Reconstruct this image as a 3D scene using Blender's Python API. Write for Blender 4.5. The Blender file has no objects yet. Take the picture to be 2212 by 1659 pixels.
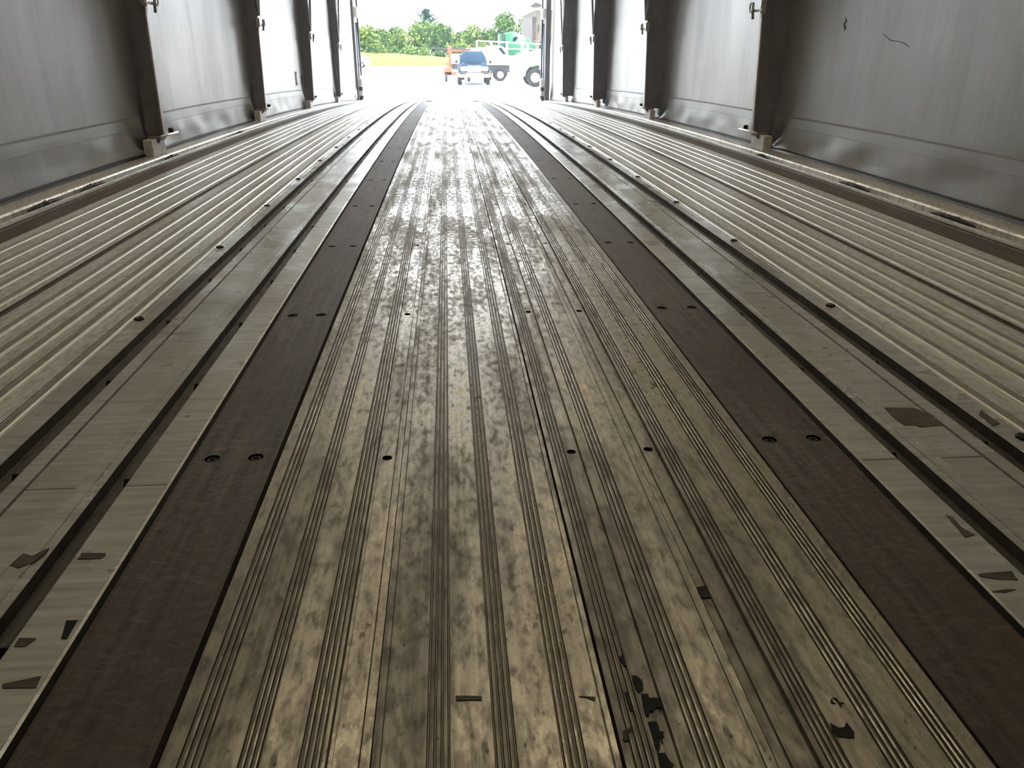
import bpy, math, random
import numpy as np
from mathutils import Vector, Matrix, noise as mn

C = bpy.context.scene
COL = C.collection
random.seed(7)
R = math.radians

# ---------------------------------------------------------------- camera
EYE = 1.86                       # camera height above the yard
cd = bpy.data.cameras.new('camera')
cam = bpy.data.objects.new('camera', cd)
COL.objects.link(cam)
cd.sensor_width = 36.0
cd.lens = 1661.0 * 36.0 / 2212.0
cd.clip_start = 0.02
cd.clip_end = 2000
pitch, yaw, roll = 0.40836, 0.08076, 0.005613
fw = Vector((math.sin(yaw) * math.cos(pitch), math.cos(yaw) * math.cos(pitch), -math.sin(pitch)))
rt = Vector((math.cos(yaw), -math.sin(yaw), 0))
up = rt.cross(fw)
r2 = rt * math.cos(roll) + up * math.sin(roll)
u2 = -rt * math.sin(roll) + up * math.cos(roll)
m = Matrix((r2, u2, -fw)).transposed().to_4x4()
m.translation = Vector((0, 0, EYE))
cam.matrix_world = m
C.camera = cam

# ---------------------------------------------------------------- light
w = bpy.data.worlds.new('sky')
C.world = w
w.use_nodes = True
wn = w.node_tree.nodes
wl = w.node_tree.links
bg = wn['Background']
bg.inputs['Color'].default_value = (0.80, 0.90, 1.0, 1)
bg.inputs['Strength'].default_value = 7.1
sd = bpy.data.lights.new('sun', 'SUN')
sd.energy = 12.0
sd.angle = R(0.6)
sd.color = (1.0, 0.95, 0.86)
sun = bpy.data.objects.new('sun', sd)
COL.objects.link(sun)
sun.rotation_euler = Vector((0.35, -0.25, 0.9)).to_track_quat('Z', 'Y').to_euler()
sun.location = (20, -20, 60)

vs = C.view_settings
vs.view_transform = 'Standard'
vs.look = 'None'
vs.gamma = 1
vs.use_curve_mapping = False
vs.exposure = 0.74
C.cycles.max_bounces = 8
C.cycles.diffuse_bounces = 5
C.cycles.glossy_bounces = 5
C.cycles.transmission_bounces = 5
C.cycles.sample_clamp_indirect = 6
C.cycles.use_denoising = True


# ---------------------------------------------------------------- materials
class NT:
    def __init__(s, name):
        s.m = bpy.data.materials.new(name)
        s.m.use_nodes = True
        s.n = s.m.node_tree.nodes
        s.l = s.m.node_tree.links
        s.p = s.n['Principled BSDF']
        s.tc = s.n.new('ShaderNodeTexCoord')

    def co(s, scale=(1, 1, 1), rot=(0, 0, 0)):
        mp = s.n.new('ShaderNodeMapping')
        mp.inputs['Scale'].default_value = scale
        mp.inputs['Rotation'].default_value = rot
        s.l.new(s.tc.outputs['Object'], mp.inputs['Vector'])
        return mp.outputs[0]

    def noise(s, scale=(1, 1, 1), sc=5, det=4, rough=0.55, dist=0.0):
        t = s.n.new('ShaderNodeTexNoise')
        t.inputs['Scale'].default_value = sc
        t.inputs['Detail'].default_value = det
        t.inputs['Roughness'].default_value = rough
        t.inputs['Distortion'].default_value = dist
        s.l.new(s.co(scale), t.inputs['Vector'])
        return t.outputs['Fac']

    def ramp(s, x, stops):
        t = s.n.new('ShaderNodeValToRGB')
        e = t.color_ramp.elements
        while len(e) < len(stops):
            e.new(0.5)
        for i, (p, c) in enumerate(stops):
            e[i].position = p
            e[i].color = (c, c, c, 1) if isinstance(c, (int, float)) else (*c, 1)
        s.l.new(x, t.inputs['Fac'])
        return t.outputs['Color']

    def mix(s, f, a, b, mode='MIX'):
        t = s.n.new('ShaderNodeMix')
        t.data_type = 'RGBA'
        t.blend_type = mode
        for k, v in ((0, f), (6, a), (7, b)):
            if hasattr(v, 'is_output'):
                s.l.new(v, t.inputs[k])
            elif isinstance(v, (int, float)):
                t.inputs[k].default_value = v if k == 0 else (v, v, v, 1)
            else:
                t.inputs[k].default_value = (*v, 1)
        return t.outputs[2]

    def bump(s, h, dist=0.001, strength=1.0, prev=None):
        b = s.n.new('ShaderNodeBump')
        b.inputs['Distance'].default_value = dist
        b.inputs['Strength'].default_value = strength
        s.l.new(h, b.inputs['Height'])
        if prev is not None:
            s.l.new(prev, b.inputs['Normal'])
        return b.outputs[0]

    def set(s, **k):
        names = dict(color='Base Color', rough='Roughness', metal='Metallic', spec='Specular IOR Level',
                     coat='Coat Weight', coatr='Coat Roughness', normal='Normal', alpha='Alpha',
                     trans='Transmission Weight', emit='Emission Color', emits='Emission Strength', sheen='Sheen Weight')
        for a, v in k.items():
            i = s.p.inputs[names[a]]
            if hasattr(v, 'is_output'):
                s.l.new(v, i)
            elif isinstance(v, tuple):
                i.default_value = (*v, 1)
            else:
                i.default_value = v
        return s.m


def plain(name, color, rough=0.5, metal=0.0, spec=0.5, var=0.12, sc=6.0, coat=0.0):
    t = NT(name)
    n = t.noise(sc=sc, det=3)
    c0 = tuple(max(0, c * (1 - var)) for c in color)
    c1 = tuple(min(1, c * (1 + var)) for c in color)
    return t.set(color=t.ramp(n, [(0.3, c0), (0.7, c1)]), rough=rough, metal=metal, spec=spec, coat=coat)


def alu_mat(name, lo, hi, r0, r1, dirt=0.35, dirtcol=(0.10, 0.085, 0.07), metal=0.9):
    t = NT(name)
    streak = t.noise((220, 1.6, 1), sc=1.0, det=3, rough=0.6)
    blot = t.noise((6, 1.3, 1), sc=2.2, det=6, rough=0.65, dist=0.4)
    fine = t.noise((60, 24, 1), sc=2.0, det=6, rough=0.7)
    speck = t.noise((90, 40, 1), sc=3.0, det=2, rough=0.5)
    base = t.mix(t.ramp(streak, [(0.35, 0.0), (0.65, 1.0)]), lo, hi)
    base = t.mix(t.ramp(blot, [(0.42, 0.0), (0.7, dirt)]), base, dirtcol)
    base = t.mix(t.ramp(fine, [(0.45, 0.0), (0.70, 0.6)]), base, dirtcol)
    base = t.mix(t.ramp(speck, [(0.68, 0.0), (0.76, 0.7)]), base, (0.03, 0.025, 0.02))
    rr = t.mix(t.ramp(blot, [(0.35, 0.0), (0.65, 1.0)]), r0, r1)
    rr = t.mix(t.ramp(fine, [(0.4, 0.0), (0.72, 0.8)]), rr, min(1.0, r1 + 0.3))
    nb = t.bump(streak, 0.00012, 0.5)
    nb = t.bump(fine, 0.0004, 0.55, nb)
    mt = t.ramp(blot, [(0.4, metal), (0.75, metal * 0.6)])
    return t.set(color=base, rough=rr, metal=mt, normal=nb)


M = {}
M['alu'] = alu_mat('worn_aluminium', (0.27, 0.254, 0.222), (0.365, 0.345, 0.30), 0.12, 0.60, 0.42, (0.12, 0.10, 0.08), 0.8)
M['alu_side'] = alu_mat('dusty_ribbed_aluminium', (0.58, 0.60, 0.60), (0.74, 0.765, 0.77), 0.26, 0.46, 0.35, (0.22, 0.205, 0.19), 0.42)
M['groove'] = plain('dark_groove_metal', (0.20, 0.175, 0.14), 0.5, 0.5, 0.3, 0.3, 40)  # darker tone for the groove bottoms than for the lands
M['recess'] = alu_mat('grimy_shaded_recess_metal', (0.07, 0.062, 0.052), (0.12, 0.108, 0.09), 0.5, 0.7, 0.5, (0.05, 0.035, 0.025), 0.4)  # shade of the recess put into the colour along with its grime
M['bead'] = plain('rubbed_bright_bead', (0.60, 0.585, 0.54), 0.34, 0.85, 0.5, 0.1, 30)
M['alu_bright'] = alu_mat('bright_rubbed_aluminium', (0.60, 0.58, 0.54), (0.75, 0.72, 0.66), 0.28, 0.42, 0.15)

t = NT('scuffed_grey_plate')
cross = t.noise((5, 60, 1), sc=2.0, det=5, rough=0.65, dist=0.3)
blot = t.noise((3, 3, 1), sc=3.0, det=5)
base = t.ramp(cross, [(0.25, (0.33, 0.335, 0.325)), (0.55, (0.54, 0.555, 0.545)), (0.8, (0.66, 0.68, 0.67))])
base = t.mix(t.ramp(blot, [(0.45, 0.0), (0.85, 0.6)]), base, (0.12, 0.105, 0.08))
M['plate'] = t.set(color=base, rough=t.ramp(blot, [(0.4, 0.24), (0.65, 0.42)]), metal=0.38, normal=t.bump(cross, 0.0005, 0.6))

t = NT('dark_weathered_hardwood')
grain = t.noise((70, 3, 1), sc=1.6, det=6, rough=0.7)
fray = t.noise((26, 60, 1), sc=2.2, det=6, rough=0.75, dist=1.0)
blot = t.noise((2, 1.2, 1), sc=2.0, det=4)
base = t.ramp(grain, [(0.35, (0.045, 0.036, 0.031)), (0.62, (0.14, 0.112, 0.095))])
base = t.mix(t.ramp(fray, [(0.48, 0.0), (0.66, 0.75)]), base, (0.22, 0.18, 0.155))
base = t.mix(t.ramp(blot, [(0.4, 0.0), (0.7, 0.6)]), base, (0.06, 0.036, 0.024))
M['wood'] = t.set(color=base, rough=0.66, spec=0.38, normal=t.bump(fray, 0.0012, 0.6, t.bump(grain, 0.0006, 0.6)))

t = NT('grey_vinyl_curtain')
weave = t.noise((3, 4, 260), sc=1.5, det=3, rough=0.7)
stain = t.noise((1, 5.0, 0.9), sc=2.0, det=6, rough=0.65, dist=0.3)
mark = t.noise((1, 22, 9), sc=1.6, det=3, rough=0.5, dist=0.6)
base = t.ramp(stain, [(0.3, (0.295, 0.286, 0.281)), (0.7, (0.35, 0.341, 0.334))])
base = t.mix(t.ramp(mark, [(0.70, 0.0), (0.78, 0.55)]), base, (0.12, 0.11, 0.10))
M['curtain'] = t.set(color=base, rough=t.ramp(stain, [(0.3, 0.47), (0.7, 0.41)]), spec=0.5, metal=0.62,
                     normal=t.bump(weave, 0.0005, 0.35, t.bump(stain, 0.004, 0.35)))
t = NT('welded_seam_vinyl')
zz = t.n.new('ShaderNodeTexWave')
zz.inputs['Scale'].default_value = 30
zz.inputs['Distortion'].default_value = 3
t.l.new(t.co((0, 1, 0.8)), zz.inputs['Vector'])
M['seam'] = t.set(color=(0.36, 0.36, 0.36), rough=0.44, spec=0.5, metal=0.62, normal=t.bump(zz.outputs['Fac'], 0.0012, 0.45))

t = NT('yellowed_roof_tarp')
n = t.noise((1.5, 1.5, 1), sc=1.2, det=3)
tr = t.n.new('ShaderNodeBsdfTranslucent')
df = t.n.new('ShaderNodeBsdfDiffuse')
mx = t.n.new('ShaderNodeMixShader')
t.l.new(t.ramp(n, [(0.3, (0.84, 0.66, 0.41)), (0.7, (0.95, 0.77, 0.50))]), tr.inputs['Color'])
df.inputs['Color'].default_value = (0.35, 0.34, 0.33, 1)
mx.inputs[0].default_value = 0.108
t.l.new(df.outputs[0], mx.inputs[1])
t.l.new(tr.outputs[0], mx.inputs[2])
t.l.new(mx.outputs[0], t.n['Material Output'].inputs['Surface'])
M['tarp'] = t.m

M['post'] = plain('dark_painted_steel', (0.15, 0.125, 0.12), 0.5, 0.0, 0.4, 0.25, 14)
M['post_side'] = plain('pale_lit_edge_steel', (0.50, 0.44, 0.40), 0.4, 0.2, 0.5, 0.2, 20)  # paler than the post steel, carries the grazing light on the flange
M['socket'] = plain('pale_scraped_socket', (0.62, 0.57, 0.52), 0.5, 0.2, 0.5, 0.2, 40)
M['black'] = plain('black_rubber_and_hem_shade', (0.012, 0.012, 0.012), 0.6, 0, 0.3, 0.2, 30)
M['dark_hole'] = plain('dark_recessed_steel', (0.02, 0.018, 0.016), 0.6, 0.2, 0.3, 0.2, 30)
M['zinc'] = plain('zinc_steel', (0.62, 0.60, 0.56), 0.35, 0.8, 0.5, 0.1, 30)
M['rod'] = plain('grey_brace_rod', (0.30, 0.29, 0.28), 0.4, 0.4, 0.5, 0.1, 30)
M['stain'] = plain('black_tar', (0.018, 0.020, 0.014), 0.75, 0, 0.2, 0.3, 60)
M['scuff'] = plain('dark_rubber_scuff', (0.11, 0.10, 0.085), 0.7, 0, 0.2, 0.3, 60)
M['panel'] = plain('dark_bulkhead_panel', (0.06, 0.058, 0.055), 0.5)
M['liner'] = plain('grey_roof_bow_liner', (0.16, 0.16, 0.17), 0.7)
M['white'] = plain('white_paint', (0.85, 0.85, 0.84), 0.35, 0, 0.5, 0.03, coat=0.3)
M['offwhite'] = plain('weathered_white_paint', (0.72, 0.71, 0.66), 0.5, 0, 0.5, 0.05)
M['orange'] = plain('orange_paint', (0.25, 0.036, 0.003), 0.45, 0, 0.5, 0.05)
M['green'] = plain('green_cab_paint', (0.0, 0.060, 0.021), 0.45, 0, 0.3, 0.05)
M['navy'] = plain('dark_blue_car_paint', (0.006, 0.016, 0.030), 0.6, 0, 0.03, 0.1)
M['champagne'] = plain('champagne_trim_paint', (0.09, 0.08, 0.055), 0.45, 0.1, 0.5, 0.05)
M['chrome'] = plain('bright_chrome', (0.9, 0.9, 0.9), 0.12, 1.0, 0.5, 0.02)
M['tyre'] = plain('tyre_rubber', (0.02, 0.019, 0.018), 0.9, 0, 0.05, 0.1)
M['rim'] = plain('tan_steel_rim', (0.45, 0.38, 0.28), 0.5, 0.1, 0.5, 0.05)
M['glass'] = plain('dark_tinted_glass', (0.004, 0.012, 0.012), 0.3, 0, 0.04, 0.05)
M['darkgrey'] = plain('dark_grey_steel', (0.025, 0.025, 0.028), 0.7, 0.1, 0.2, 0.1)
M['tanwall'] = plain('tan_building_wall', (0.08, 0.07, 0.056), 0.8, 0, 0.3, 0.08, 2)
M['brownwall'] = plain('brown_building_panel', (0.03, 0.02, 0.017), 0.7, 0, 0.3, 0.1, 3)
M['yellow'] = plain('yellow_plastic', (0.70, 0.65, 0.05), 0.5)
M['gutter'] = plain('pale_blue_grey_strap', (0.30, 0.38, 0.52), 0.5)
M['bark'] = plain('tree_bark', (0.16, 0.12, 0.09), 0.9, 0, 0.2, 0.2)

t = NT('bleached_yard_gravel')
n = t.noise((1, 1, 1), sc=0.8, det=8, rough=0.7)
M['ground'] = t.set(color=t.ramp(n, [(0.3, (0.52, 0.50, 0.46)), (0.7, (0.62, 0.60, 0.56))]), rough=0.9, spec=0.2)
t = NT('dry_grass_bank')
n = t.noise((1, 1, 1), sc=0.35, det=6, rough=0.7)
M['grass'] = t.set(color=t.ramp(n, [(0.35, (0.035, 0.080, 0.010)), (0.6, (0.090, 0.125, 0.022))]), rough=0.9, spec=0.1)


def leaf_mat(name, a, b):
    t = NT(name)
    n = t.noise((1, 1, 1), sc=1.1, det=3)
    c = t.ramp(n, [(0.35, a), (0.65, b)])
    return t.set(color=c, rough=0.6, spec=0.2)


M['leaf_a'] = leaf_mat('mid_green_leaves', (0.014, 0.036, 0.006), (0.070, 0.125, 0.018))
M['leaf_b'] = leaf_mat('yellow_green_leaves', (0.035, 0.065, 0.010), (0.13, 0.185, 0.028))
M['leaf_c'] = leaf_mat('blue_green_needles', (0.006, 0.022, 0.012), (0.020, 0.055, 0.028))


# ---------------------------------------------------------------- mesh helpers
class MB:
    def __init__(s):
        s.v = []
        s.f = []
        s.mi = []
        s.smooth = []
        s.cur = 0
        s.sm = False

    def face(s, idx):
        s.f.append(tuple(idx))
        s.mi.append(s.cur)
        s.smooth.append(s.sm)

    def add(s, verts, faces):
        b = len(s.v)
        s.v += [tuple(v) for v in verts]
        for f in faces:
            s.face([b + i for i in f])
        return s

    def box(s, x0, x1, y0, y1, z0, z1, bev=0.0, taper=None):
        if bev <= 0:
            vs_ = [(x, y, z) for z in (z0, z1) for y in (y0, y1) for x in (x0, x1)]
            if taper:
                cx, cy = (x0 + x1) / 2, (y0 + y1) / 2
                vs_ = [((x - cx) * (taper if z == z1 else 1) + cx, (y - cy) * (taper if z == z1 else 1) + cy, z) for x, y, z in vs_]
            return s.add(vs_, [(0, 2, 3, 1), (4, 5, 7, 6), (0, 1, 5, 4), (2, 6, 7, 3), (0, 4, 6, 2), (1, 3, 7, 5)])
        # chamfered box: 24 vertices
        b = min(bev, (x1 - x0) / 2.01, (y1 - y0) / 2.01, (z1 - z0) / 2.01)
        X = (x0, x1); Y = (y0, y1); Z = (z0, z1)
        vi = {}
        vv = []
        for i in (0, 1):
            for j in (0, 1):
                for k in (0, 1):
                    sx, sy, sz = (1 - 2 * i) * b, (1 - 2 * j) * b, (1 - 2 * k) * b
                    vi[i, j, k, 0] = len(vv); vv.append((X[i], Y[j] + sy, Z[k] + sz))
                    vi[i, j, k, 1] = len(vv); vv.append((X[i] + sx, Y[j], Z[k] + sz))
                    vi[i, j, k, 2] = len(vv); vv.append((X[i] + sx, Y[j] + sy, Z[k]))
        F = []
        for i in (0, 1):
            F.append([vi[i, 0, 0, 0], vi[i, 1, 0, 0], vi[i, 1, 1, 0], vi[i, 0, 1, 0]][::(1 if i else -1)])
            F.append([vi[0, i, 0, 1], vi[1, i, 0, 1], vi[1, i, 1, 1], vi[0, i, 1, 1]][::(-1 if i else 1)])
            F.append([vi[0, 0, i, 2], vi[1, 0, i, 2], vi[1, 1, i, 2], vi[0, 1, i, 2]][::(1 if i else -1)])
        for i in (0, 1):
            for j in (0, 1):
                F.append([vi[i, j, 0, 0], vi[i, j, 0, 1], vi[i, j, 1, 1], vi[i, j, 1, 0]])
                F.append([vi[i, 0, j, 0], vi[i, 0, j, 2], vi[i, 1, j, 2], vi[i, 1, j, 0]])
                F.append([vi[0, i, j, 1], vi[0, i, j, 2], vi[1, i, j, 2], vi[1, i, j, 1]])
                for k in (0, 1):
                    F.append([vi[i, j, k, 0], vi[i, j, k, 1], vi[i, j, k, 2]])
        return s.add(vv, F)

    def tube(s, pts, r, n=8, cap=True, closed=False):
        pts = [Vector(p) for p in pts]
        rings = []
        N = len(pts)
        for i, p in enumerate(pts):
            if closed:
                d = pts[(i + 1) % N] - pts[i - 1]
            else:
                d = pts[min(i + 1, N - 1)] - pts[max(i - 1, 0)]
            d.normalize()
            a = Vector((0, 0, 1)) if abs(d.z) < 0.9 else Vector((1, 0, 0))
            u = d.cross(a).normalized()
            v = d.cross(u)
            rr = r[i] if isinstance(r, (list, tuple)) else r
            rings.append([p + (u * math.cos(2 * math.pi * k / n) + v * math.sin(2 * math.pi * k / n)) * rr for k in range(n)])
        b = len(s.v)
        for q in rings:
            s.v += [tuple(x) for x in q]
        sm = s.sm
        s.sm = True
        for i in range(N if closed else N - 1):
            j = (i + 1) % N
            for k in range(n):
                l = (k + 1) % n
                s.face((b + i * n + k, b + i * n + l, b + j * n + l, b + j * n + k))
        s.sm = sm
        if cap and not closed:
            s.face([b + k for k in range(n)][::-1])
            s.face([b + (N - 1) * n + k for k in range(n)])
        return s

    def lathe(s, c, axis, prof, n=20):
        """prof: list of (offset along axis, radius) ; axis 0,1,2"""
        b = len(s.v)
        for (h, r) in prof:
            for k in range(n):
                a = 2 * math.pi * k / n
                q = [0, 0, 0]
                q[axis] = h
                q[(axis + 1) % 3] = r * math.cos(a)
                q[(axis + 2) % 3] = r * math.sin(a)
                s.v.append((c[0] + q[0], c[1] + q[1], c[2] + q[2]))
        for i in range(len(prof) - 1):
            for k in range(n):
                l = (k + 1) % n
                s.face((b + i * n + k, b + i * n + l, b + (i + 1) * n + l, b + (i + 1) * n + k))
        s.face([b + k for k in range(n)][::-1])
        s.face([b + (len(prof) - 1) * n + k for k in range(n)])
        return s

    def prism(s, poly, axis, a0, a1, inset=0.0):
        """extrude a 2-D polygon along axis (0: poly is (y,z); 1: poly is (x,z); 2: poly is (x,y)); inset shrinks both ends"""
        n = len(poly)
        cx = sum(p[0] for p in poly) / n
        cy = sum(p[1] for p in poly) / n

        def P(p, a, k):
            q0 = cx + (p[0] - cx) * k
            q1 = cy + (p[1] - cy) * k
            if axis == 0:
                return (a, q0, q1)
            if axis == 1:
                return (q0, a, q1)
            return (q0, q1, a)
        if inset > 0:
            d = (a1 - a0) * 0.08
            lay = [(a0, 1 - inset), (a0 + d, 1), (a1 - d, 1), (a1, 1 - inset)]
        else:
            lay = [(a0, 1), (a1, 1)]
        b = len(s.v)
        for a, k in lay:
            s.v += [P(p, a, k) for p in poly]
        for L in range(len(lay) - 1):
            for i in range(n):
                j = (i + 1) % n
                s.face((b + L * n + i, b + L * n + j, b + (L + 1) * n + j, b + (L + 1) * n + i))
        s.face([b + i for i in range(n)][::-1])
        s.face([b + (len(lay) - 1) * n + i for i in range(n)])
        return s

    def build(s, name, mat, parent=None, origin=None, kind=None, recalc=True):
        me = bpy.data.meshes.new(name)
        o0 = Vector(origin) if origin is not None else Vector((0, 0, 0))
        if parent is not None:
            o0 = world_loc(parent) + (Vector(origin) if origin is not None else Vector((0, 0, 0)))
        me.from_pydata([(v[0] - o0.x, v[1] - o0.y, v[2] - o0.z) for v in s.v], [], s.f)
        mats = list(mat) if isinstance(mat, list) else [mat]
        top = max(s.mi) if s.mi else 0
        while len(mats) <= top:
            mats.append(M['dark_hole'] if len(mats) == 1 else M['groove'])
        for mm in mats:
            me.materials.append(mm)
        me.polygons.foreach_set('use_smooth', s.smooth)
        me.polygons.foreach_set('material_index', s.mi)
        me.update()
        if recalc:
            import bmesh
            bm = bmesh.new()
            bm.from_mesh(me)
            bmesh.ops.recalc_face_normals(bm, faces=bm.faces)
            bm.to_mesh(me)
            bm.free()
        o = bpy.data.objects.new(name, me)
        COL.objects.link(o)
        if parent is not None:
            o.parent = parent
            o.location = Vector(origin) if origin is not None else (0, 0, 0)
        else:
            o.location = o0
        if kind:
            o['kind'] = kind
        return o


def world_loc(o):
    p = Vector(o.location)
    while o.parent is not None:
        o = o.parent
        p += Vector(o.location)
    return p


def thing(name, loc, label, cat, group=None):
    o = bpy.data.objects.new(name, None)
    COL.objects.link(o)
    o.empty_display_size = 0.05
    o.location = loc
    return tag(o, label, cat, group)


def tag(o, label, cat, group=None, kind=None):
    o['label'] = label
    o['category'] = cat
    if group:
        o['group'] = group
    if kind:
        o['kind'] = kind
    return o


def copy_tree(o, parent=None):
    c = o.copy()
    COL.objects.link(c)
    c.parent = parent
    for ch in list(o.children):
        copy_tree(ch, c)
    return c


# ---------------------------------------------------------------- trailer bed
Y0, Y1 = -2.3, 10.9


def zf(y):                      # arched deck: height of the plank tops
    return EYE - 0.3898 + 0.0143 * y - 0.00319 * y * y


def ysamp(n=66):
    return [Y0 + (Y1 - Y0) * i / n for i in range(n + 1)]


YS = ysamp()


def extrude(mb, prof, thick=0.03, ys=None, recess=False, bead=False):
    """prof: (x, dz) points across; follows the arch; each facet keeps its own vertices so edges stay crisp"""
    ys = ys or YS
    mb.sm = True
    for (xa, za), (xb, zb) in zip(prof[:-1], prof[1:]):
        b = len(mb.v)
        keep = mb.cur
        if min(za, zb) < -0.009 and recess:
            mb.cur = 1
        elif bead and max(za, zb) > 0.0012:
            mb.cur = 1
        elif min(za, zb) < -0.0009 and abs(xa - xb) < 0.0012 and max(za, zb) < 0.0012:
            mb.cur = 2
        for y in ys:
            z = zf(y)
            mb.v.append((xa, y, z + za))
            mb.v.append((xb, y, z + zb))
        for i in range(len(ys) - 1):
            mb.face((b + 2 * i, b + 2 * i + 1, b + 2 * i + 3, b + 2 * i + 2))
        mb.cur = keep
    mb.sm = False
    if thick:
        lo = min(p[1] for p in prof) - thick
        xa, za = prof[0]
        xb, zb = prof[-1]
        n = len(ys)
        b = len(mb.v)
        for y in ys:
            z = zf(y)
            mb.v += [(xa, y, z + za), (xa, y, z + lo), (xb, y, z + lo), (xb, y, z + zb)]
        for i in range(n - 1):
            for k in range(3):
                mb.face((b + 4 * i + k, b + 4 * i + 4 + k, b + 4 * i + 5 + k, b + 4 * i + 1 + k))
        for y in (ys[0], ys[-1]):
            z = zf(y)
            b = len(mb.v)
            mb.v += [(x, y, z + q) for x, q in prof] + [(xb, y, z + lo), (xa, y, z + lo)]
            mb.face([b + k for k in range(len(prof) + 2)])


def grooves(x0, x1, n=4, depth=0.0017, wg=0.0018):
    """cluster of n fine V grooves between x0 and x1"""
    pts = []
    sgn = 1 if x1 > x0 else -1
    for i in range(n):
        c = x0 + (x1 - x0) * i / (n - 1)
        pts += [(c - sgn * wg / 2, 0), (c - sgn * wg * 0.18, -depth), (c + sgn * wg * 0.18, -depth), (c + sgn * wg / 2, 0)]
        if i < n - 1:
            m_ = c + (x1 - x0) / (n - 1) / 2
            pts += [(m_, 0.00035)]
    return pts


def holed_strip(mb, x0, x1, dz, xs_h, r, hys, depth=0.007):
    """flat strip with real round holes at x in xs_h for every y in hys"""
    s = min(r * 1.6, min(xs_h) - x0, x1 - max(xs_h)) - 0.0001
    cuts = [x0]
    for xh in xs_h:
        cuts += [xh - s, xh + s]
    cuts.append(x1)
    ycuts = [Y0]
    for h in hys:
        ycuts += [h - s, h + s]
    ycuts.append(Y1)

    def Q(xa, xb, ya, yb):
        n = max(1, int(math.ceil((yb - ya) / 0.2)))
        b = len(mb.v)
        for i in range(n + 1):
            y = ya + (yb - ya) * i / n
            mb.v.append((xa, y, zf(y) + dz)); mb.v.append((xb, y, zf(y) + dz))
        for i in range(n):
            mb.face((b + 2 * i, b + 2 * i + 1, b + 2 * i + 3, b + 2 * i + 2))
    for iy in range(len(ycuts) - 1):
        ya, yb = ycuts[iy], ycuts[iy + 1]
        hole = iy % 2 == 1
        for ix in range(len(cuts) - 1):
            xa, xb = cuts[ix], cuts[ix + 1]
            if not (hole and ix % 2 == 1):
                Q(xa, xb, ya, yb)
            else:
                cx, cy = (xa + xb) / 2, (ya + yb) / 2
                n = 16
                b = len(mb.v)
                for k in range(n):
                    a = 2 * math.pi * k / n
                    ca, sa = math.cos(a), math.sin(a)
                    q = s / max(abs(ca), abs(sa))
                    y = cy + sa * q
                    mb.v.append((cx + ca * q, y, zf(y) + dz))
                for lev in (0, -depth):
                    for k in range(n):
                        a = 2 * math.pi * k / n
                        y = cy + math.sin(a) * r
                        mb.v.append((cx + math.cos(a) * r, y, zf(y) + dz + lev))
                for k in range(n):
                    l = (k + 1) % n
                    mb.face((b + k, b + l, b + n + l, b + n + k))
                keep = mb.cur
                mb.cur = 1
                for k in range(n):
                    l = (k + 1) % n
                    mb.face((b + n + k, b + n + l, b + 2 * n + l, b + 2 * n + k))
                mb.face([b + 2 * n + k for k in range(n)])
                mb.cur = keep


def screw_parts(parent, x, ys, dz, r=0.0042, name='screw'):
    mb0 = None
    for y in ys:
        mb = MB()
        z = zf(y) + dz
        n = 12
        mb.lathe((x, y, z), 2, [(0, r), (0.0022, r), (0.0030, r * 0.8), (0.0030, r * 0.45), (0.0016, r * 0.40)], n)
        mb.build(name, M['dark_hole'], parent, origin=(x - parent.location.x, y - parent.location.y, z - parent.location.z))


HOLE_Y = [0.6991 + 0.4572 * i for i in range(-6, 22)]
HOLE_Y = [y for y in HOLE_Y if Y0 + 0.1 < y < Y1 - 0.1]
VIS = [y for y in HOLE_Y if 0.2 < y < 7.6]

# sub floor: cross members and the sheet that closes the deck from below
mb = MB()
extrude(mb, [(-1.14, -0.045), (1.34, -0.045)], 0.10)
mb.build('floor', M['darkgrey'], kind='structure')

GRP_C = 'aluminium planks down the middle of the deck'


def plank(name, prof_left, label, hole=None, mats=None, group=None, prof_right=None, origin_x=0):
    """an extruded plank; 'hole' = (x0, x1, xh, dz) strip with screw holes between prof_left and prof_right"""
    mb = MB()
    extrude(mb, prof_left, 0.0 if hole else 0.03)
    allp = list(prof_left)
    if hole:
        x0, x1, xh, dz = hole
        holed_strip(mb, x0, x1, dz, [xh], min(0.0056, min(xh - x0, x1 - xh) * 0.9), HOLE_Y, 0.006)
        if prof_right:
            extrude(mb, prof_right, 0.0)
            allp = allp + list(prof_right)
        xa, xb = allp[0][0], allp[-1][0]
        if not prof_right:
            xb = x1
        # closing sides and underside
        b = len(mb.v)
        for y in YS:
            z = zf(y)
            mb.v += [(xa, y, z + allp[0][1]), (xa, y, z - 0.03), (xb, y, z - 0.03), (xb, y, z + allp[-1][1])]
        for i in range(len(YS) - 1):
            for k in range(3):
                mb.face((b + 4 * i + k, b + 4 * i + 4 + k, b + 4 * i + 5 + k, b + 4 * i + 1 + k))
        for y in (Y0, Y1):
            z = zf(y)
            mb.add([(xa, y, z - 0.002), (xb, y, z - 0.002), (xb, y, z - 0.03), (xa, y, z - 0.03)], [(0, 1, 2, 3)])
    o = mb.build(name, mats or [M['alu'], M['dark_hole']], origin=(allp[0][0], Y0, zf(Y0)), recalc=False)
    tag(o, label, 'deck plank', group)
    if hole:
        screw_parts(o, hole[2], VIS, hole[3] - 0.006)
    return o


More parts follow.
